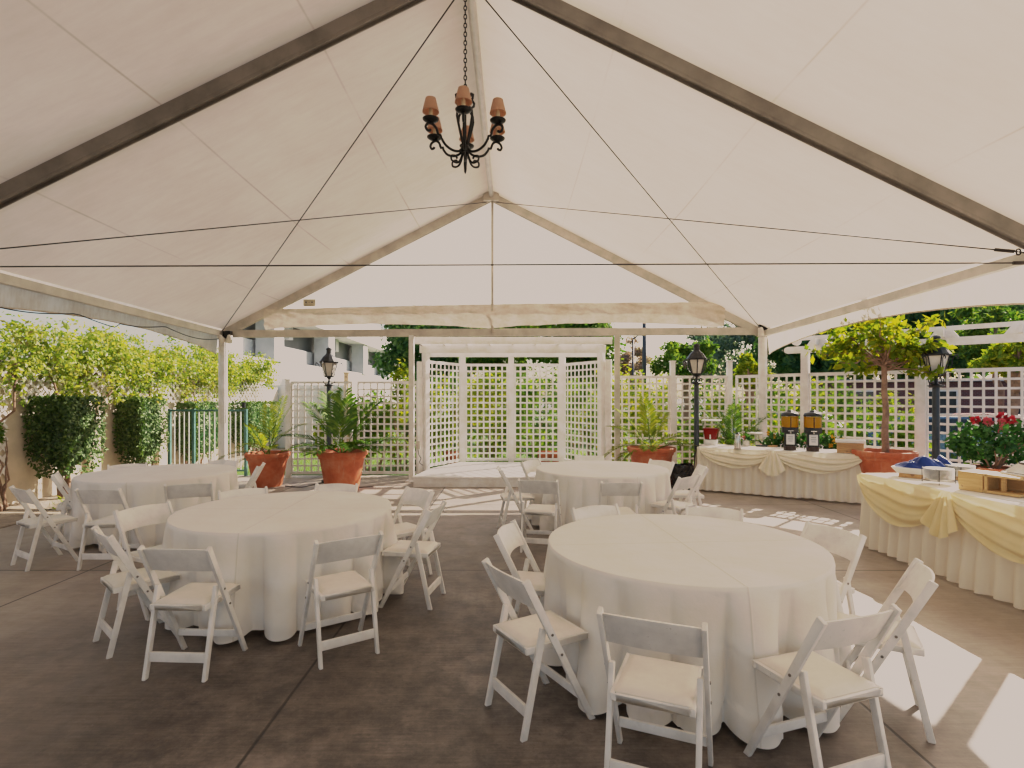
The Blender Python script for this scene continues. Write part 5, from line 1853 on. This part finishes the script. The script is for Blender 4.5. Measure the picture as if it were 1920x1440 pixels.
# shrubs pressed against the lattice
SH = [
    # px, Y, half width, height, material, leaf size, count, label
    (750, 12.9, 0.42, 2.35, 'leaf_yellow', 0.10, 1300, 'rounded yellow-green shrub topping the fence beside the gazebo'),
    (700, 12.7, 0.55, 1.5, 'leaf_lime', 0.26, 420, 'big-leaved lime shrub behind the garage-side lattice'),
    (625, 13.1, 0.5, 1.35, 'leaf_yellow', 0.14, 700, 'yellow shrub through the lattice near the lamp post'),
    (775, 12.6, 0.35, 1.2, 'leaf_hedge', 0.12, 500, 'dark shrub low against the gazebo side'),
    (830, 14.3, 0.8, 2.1, 'leaf_yellow', 0.12, 1500, 'yellow-green shrub behind the slanted gazebo panel by the outlet'),
    (915, 15.0, 1.0, 2.35, 'leaf_yellow', 0.13, 1900, 'bright yellow shrub behind the gazebo panel beside its centre post'),
    (1005, 15.2, 1.0, 2.2, 'leaf_lime', 0.14, 1700, 'lime green shrub behind the gazebo panel above the red pots'),
    (1090, 14.4, 0.7, 2.0, 'leaf_lime', 0.12, 1300, 'green shrub behind the slanted gazebo panel by the palm bowl'),
    (1160, 13.3, 0.6, 2.35, 'leaf_yellow', 0.12, 1400, 'yellow-green shrub topping the fence next to the gazebo'),
    (1225, 13.2, 0.65, 2.3, 'leaf_yellow', 0.11, 1400, 'yellow shrub behind the lattice over the palm bowl'),
    (1290, 14.0, 0.6, 1.4, 'leaf_lime', 0.14, 800, 'low green shrub behind the lattice by the lamp pole'),
    (1345, 13.8, 0.6, 1.7, 'leaf_yellow', 0.11, 900, 'yellow shrub behind the lattice near the punch dispenser'),
    (1420, 13.2, 0.6, 1.7, 'leaf_yellow', 0.11, 1100, 'yellow shrub at the fence corner behind the areca palm'),
    (1480, 12.6, 0.6, 1.55, 'leaf_lime', 0.13, 900, 'green shrub behind the diagonal lattice by the tent corner'),
    (1570, 11.9, 0.6, 1.5, 'leaf_lime', 0.2, 700, 'broad-leaved shrub behind the diagonal lattice at the dispensers'),
    (1650, 11.6, 0.65, 1.75, 'leaf_mid', 0.11, 1200, 'mid green shrub behind the lattice at the potted tree'),
    (1700, 11.4, 0.5, 1.4, 'leaf_lime', 0.11, 900, 'small lime shrub behind the lattice near the pergola post'),
    (1500, 15.5, 0.9, 2.3, 'leaf_yellow', 0.13, 1300, 'tall yellow shrub beyond the lattice by the pergola end post'),
    (1590, 16.0, 0.9, 2.4, 'leaf_mid', 0.13, 1300, 'tall green shrub beyond the lattice above the dispensers'),
    (1690, 15.0, 0.8, 2.1, 'leaf_yellow', 0.13, 1200, 'tall yellow shrub beyond the lattice behind the tree trunk'),
    (1860, 10.4, 0.5, 1.1, 'leaf_lime', 0.1, 700, 'low shrub behind the lattice at the hibiscus'),
]
for i, (px, Y, hw, h, mat, L, n, lab) in enumerate(SH):
    shrub('garden_shrub', lab, ((px - CX) * Y / F, Y, 0), hw, hw * 0.7, h, mat, 200 + i, n, L, group='shrubs behind the lattice fences')

# taller bushes farther out on the lawn
for i, (px, hw, h, mat, lab) in enumerate(((700, 1.6, 1.9, 'leaf_lime', 'bush on the lawn behind the garage-side lattice'), (830, 1.6, 2.6, 'leaf_mid', 'bush on the far lawn behind the slanted gazebo panel'),
                                           (930, 1.7, 2.8, 'leaf_yellow', 'tall yellow bush on the far lawn behind the gazebo'), (1030, 1.7, 2.7, 'leaf_mid', 'tall green bush on the far lawn behind the gazebo'),
                                           (1110, 1.6, 2.5, 'leaf_yellow', 'yellow bush on the far lawn behind the slanted gazebo panel by the palm bowl'), (1210, 1.6, 2.4, 'leaf_lime', 'lime bush on the far lawn below the dark pole'),
                                           (1330, 1.6, 2.2, 'leaf_mid', 'bush on the far lawn behind the punch dispenser'), (1430, 1.6, 2.2, 'leaf_lime', 'lime bush on the far lawn behind the fence corner'),
                                           (1540, 1.6, 2.0, 'leaf_mid', 'bush on the far lawn behind the dispensers'))):
    Y = 19.5 + (i % 3) * 0.9
    shrub('lawn_bush', lab, ((px - CX) * Y / F, Y, 0), hw, 0.9, h, mat, 300 + i, 1700, 0.17, group='bushes on the far lawn', z0=0.0)
# red pots behind the gazebo
for i, (px, lab) in enumerate(((848, 'small terracotta pot glimpsed through the gazebo lattice at the outlet side'), (1022, 'terracotta pot behind the gazebo lattice nearer the centre post'), (1045, 'terracotta pot behind the gazebo lattice beside the panel post'))):
    t = thing('flower_pot', lab, 'pot', ((px - CX) * 14.0 / F, 14.0, 0), 0, 'pots behind the gazebo')
    pot(t, 0.19, 0.36)
# lawn grass tufts behind the fence
rng = random.Random(4)
m = MB()
for i in range(9000):
    x, y = rng.uniform(-7, 6), rng.uniform(12.4, 17.5)
    if x > 4.6 and y < 17 - x:
        continue
    d = Vector((rng.gauss(0, .35), rng.gauss(0, .35), 1)).normalized()
    m.leafquad(Vector((x, y, -0.02)), d.orthogonal().normalized(), d, rng.uniform(0.06, 0.16), 0.016)
stuff(m.build('grass', 'blade_grass'), 'sunlit short grass behind the lattice fence', 'grass')

# brick building and parked cars beyond the diagonal fence
t = thing('brick_building', 'low dark red brick building glimpsed through the diagonal lattice', 'building', (21.5, 25.0, 0), -0.5)
MB().box((0, 0, 1.15), (15.0, 4.0, 2.5)).build('wall', 'brick', t)
MB().box((0, 0, 2.47), (15.5, 4.5, 0.12)).build('roof', 'garage_concrete', t)
for x in (-5.0, -2.0, 1.0, 4.0):
    w = MB().box((x, -2.02, 1.5), (1.2, 0.06, 1.1)).build('window', 'white_paint', t)
    MB().box((x, -2.055, 1.5), (1.05, 0.02, 0.95)).build('pane', 'car_glass', w)


def car(label, loc, rz, paint):
    t = thing('parked_car', label, 'car', loc, rz, 'cars parked beyond the diagonal fence')
    prof = [(-2.15, 0.35), (-2.2, 0.62), (-2.1, 0.86), (-1.25, 0.95), (-0.65, 1.38), (0.75, 1.42), (1.45, 1.02), (2.05, 0.92), (2.18, 0.62), (2.12, 0.35)]
    vs = [(x, s * (0.85 if z < 1.0 else 0.68), z) for s in (-1, 1) for x, z in prof]
    n = len(prof)
    fs = [tuple(range(n)), tuple(reversed(range(n, 2 * n)))] + [(i, n + i, n + (i + 1) % n, (i + 1) % n) for i in range(n)]
    MB().add(vs, fs).build('body', paint, t, bevel=0.05)
    for s in (-1, 1):
        MB().add([(x, s * y, z) for x, y, z in ((-1.05, 0.858, 1.0), (1.25, 0.858, 1.04), (0.68, 0.712, 1.36), (-0.6, 0.715, 1.33))], [(0, 1, 2, 3)]).build('side_window', 'car_glass', t)
        for x in (-1.35, 1.35):
            w = MB()
            rr = MB().lathe([(0.0, -0.1), (0.30, -0.1), (0.33, -0.06), (0.33, 0.06), (0.30, 0.1), (0.0, 0.1)], 24)
            w.add([(x + p[0], s * 0.80 + p[2], 0.33 + p[1]) for p in rr.v], rr.f)
            wo = w.build('wheel', 'tyre', t)
            h = MB().lathe([(0.0, 0.0), (0.19, 0.0), (0.17, 0.02), (0.0, 0.02)], 20)
            MB().add([(x + p[0], s * (0.902 + p[2]), 0.33 + p[1]) for p in h.v], h.f).build('rim', 'car_silver', wo)
    MB().add([(-1.24, -0.66, 0.99), (-1.24, 0.66, 0.99), (-0.70, 0.6, 1.36), (-0.70, -0.6, 1.36)], [(0, 1, 2, 3)]).build('rear_window', 'car_glass', t)
    for s in (-1, 1):
        MB().box((-2.17, s * 0.65, 0.74), (0.06, 0.3, 0.12)).build('tail_light', 'tail_red', t)


car('blue car parked behind the diagonal lattice at the pergola post', (11.0, 14.4, -0.16), -0.75, 'car_blue')
car('dark red car parked behind the diagonal lattice near the hibiscus', (14.0, 16.5, -0.16), -0.75, 'car_red')
car('silver car parked in the lot beyond the potted tree', (9.2, 18.0, -0.16), -0.75, 'car_silver')

# ------------------------------------------------------------------ light, sky, camera
sun_dir = Vector((1.15, 0.97, 1.0)).normalized()
el = math.asin(sun_dir.z)
az = math.atan2(sun_dir.x, sun_dir.y)
world = bpy.data.worlds.new('World')
scene.world = world
world.use_nodes = True
wn = world.node_tree
wn.nodes.clear()
bg = wn.nodes.new('ShaderNodeBackground')
wo = wn.nodes.new('ShaderNodeOutputWorld')
sky = wn.nodes.new('ShaderNodeTexSky')
sky.sky_type = 'NISHITA'
sky.sun_disc = False
sky.sun_elevation = el
sky.sun_rotation = az
sky.air_density = 1.0
sky.dust_density = 3.0
sky.ozone_density = 0.6
wn.links.new(sky.outputs[0], bg.inputs[0])
bg.inputs[1].default_value = 0.10
wn.links.new(bg.outputs[0], wo.inputs[0])
sd = bpy.data.lights.new('sun', 'SUN')
sd.energy = 5.0
sd.angle = math.radians(0.5)
sd.color = (1.0, 0.94, 0.86)
so = bpy.data.objects.new('sun', sd)
col.objects.link(so)
so.rotation_euler = (-sun_dir).to_track_quat('-Z', 'Y').to_euler()

cam = bpy.data.cameras.new('camera')
cam.sensor_width = 36.0
cam.lens = 36.0 * F / 1920.0
cam.shift_y = (CY - 720.0) / 1920.0
cam.clip_start = 0.05
cam.clip_end = 2000.0
co = bpy.data.objects.new('camera', cam)
col.objects.link(co)
co.location = (0, 0, H)
co.rotation_euler = (PI / 2, 0, 0)
scene.camera = co

scene.render.engine = 'CYCLES'
cy = scene.cycles
cy.use_denoising = True
cy.max_bounces = 8
cy.diffuse_bounces = 5
cy.glossy_bounces = 3
cy.transmission_bounces = 5
cy.transparent_max_bounces = 10
cy.caustics_reflective = False
cy.caustics_refractive = False
cy.sample_clamp_indirect = 8.0

vs = scene.view_settings
vs.view_transform = 'Standard'
vs.look = 'None'
vs.exposure = 0.0
vs.gamma = 1.0
# film-like shoulder: highlights roll off to the matte warm white of the photograph
W = 4.0
vs.use_curve_mapping = True
cmv = vs.curve_mapping
cmv.white_level = (W, W, W)
cmv.clip_max_x = 1.0
for ci, cap, gain in ((0, 0.60, 3.7), (1, 0.535, 3.55), (2, 0.490, 3.45)):
    c = cmv.curves[ci]
    xs = [0.0, 0.006, 0.015, 0.03, 0.055, 0.09, 0.15, 0.24, 0.4, 1.0]
    ys = [cap * math.tanh(gain * x * W / cap * 0.98) * (gain * x * W + 1e-9) / (gain * x * W + 0.014) for x in xs]
    c.points[0].location = (0, 0.0)
    c.points[1].location = (1.0, ys[-1])
    for x, y in zip(xs[1:-1], ys[1:-1]):
        c.points.new(x, y)
cmv.update()
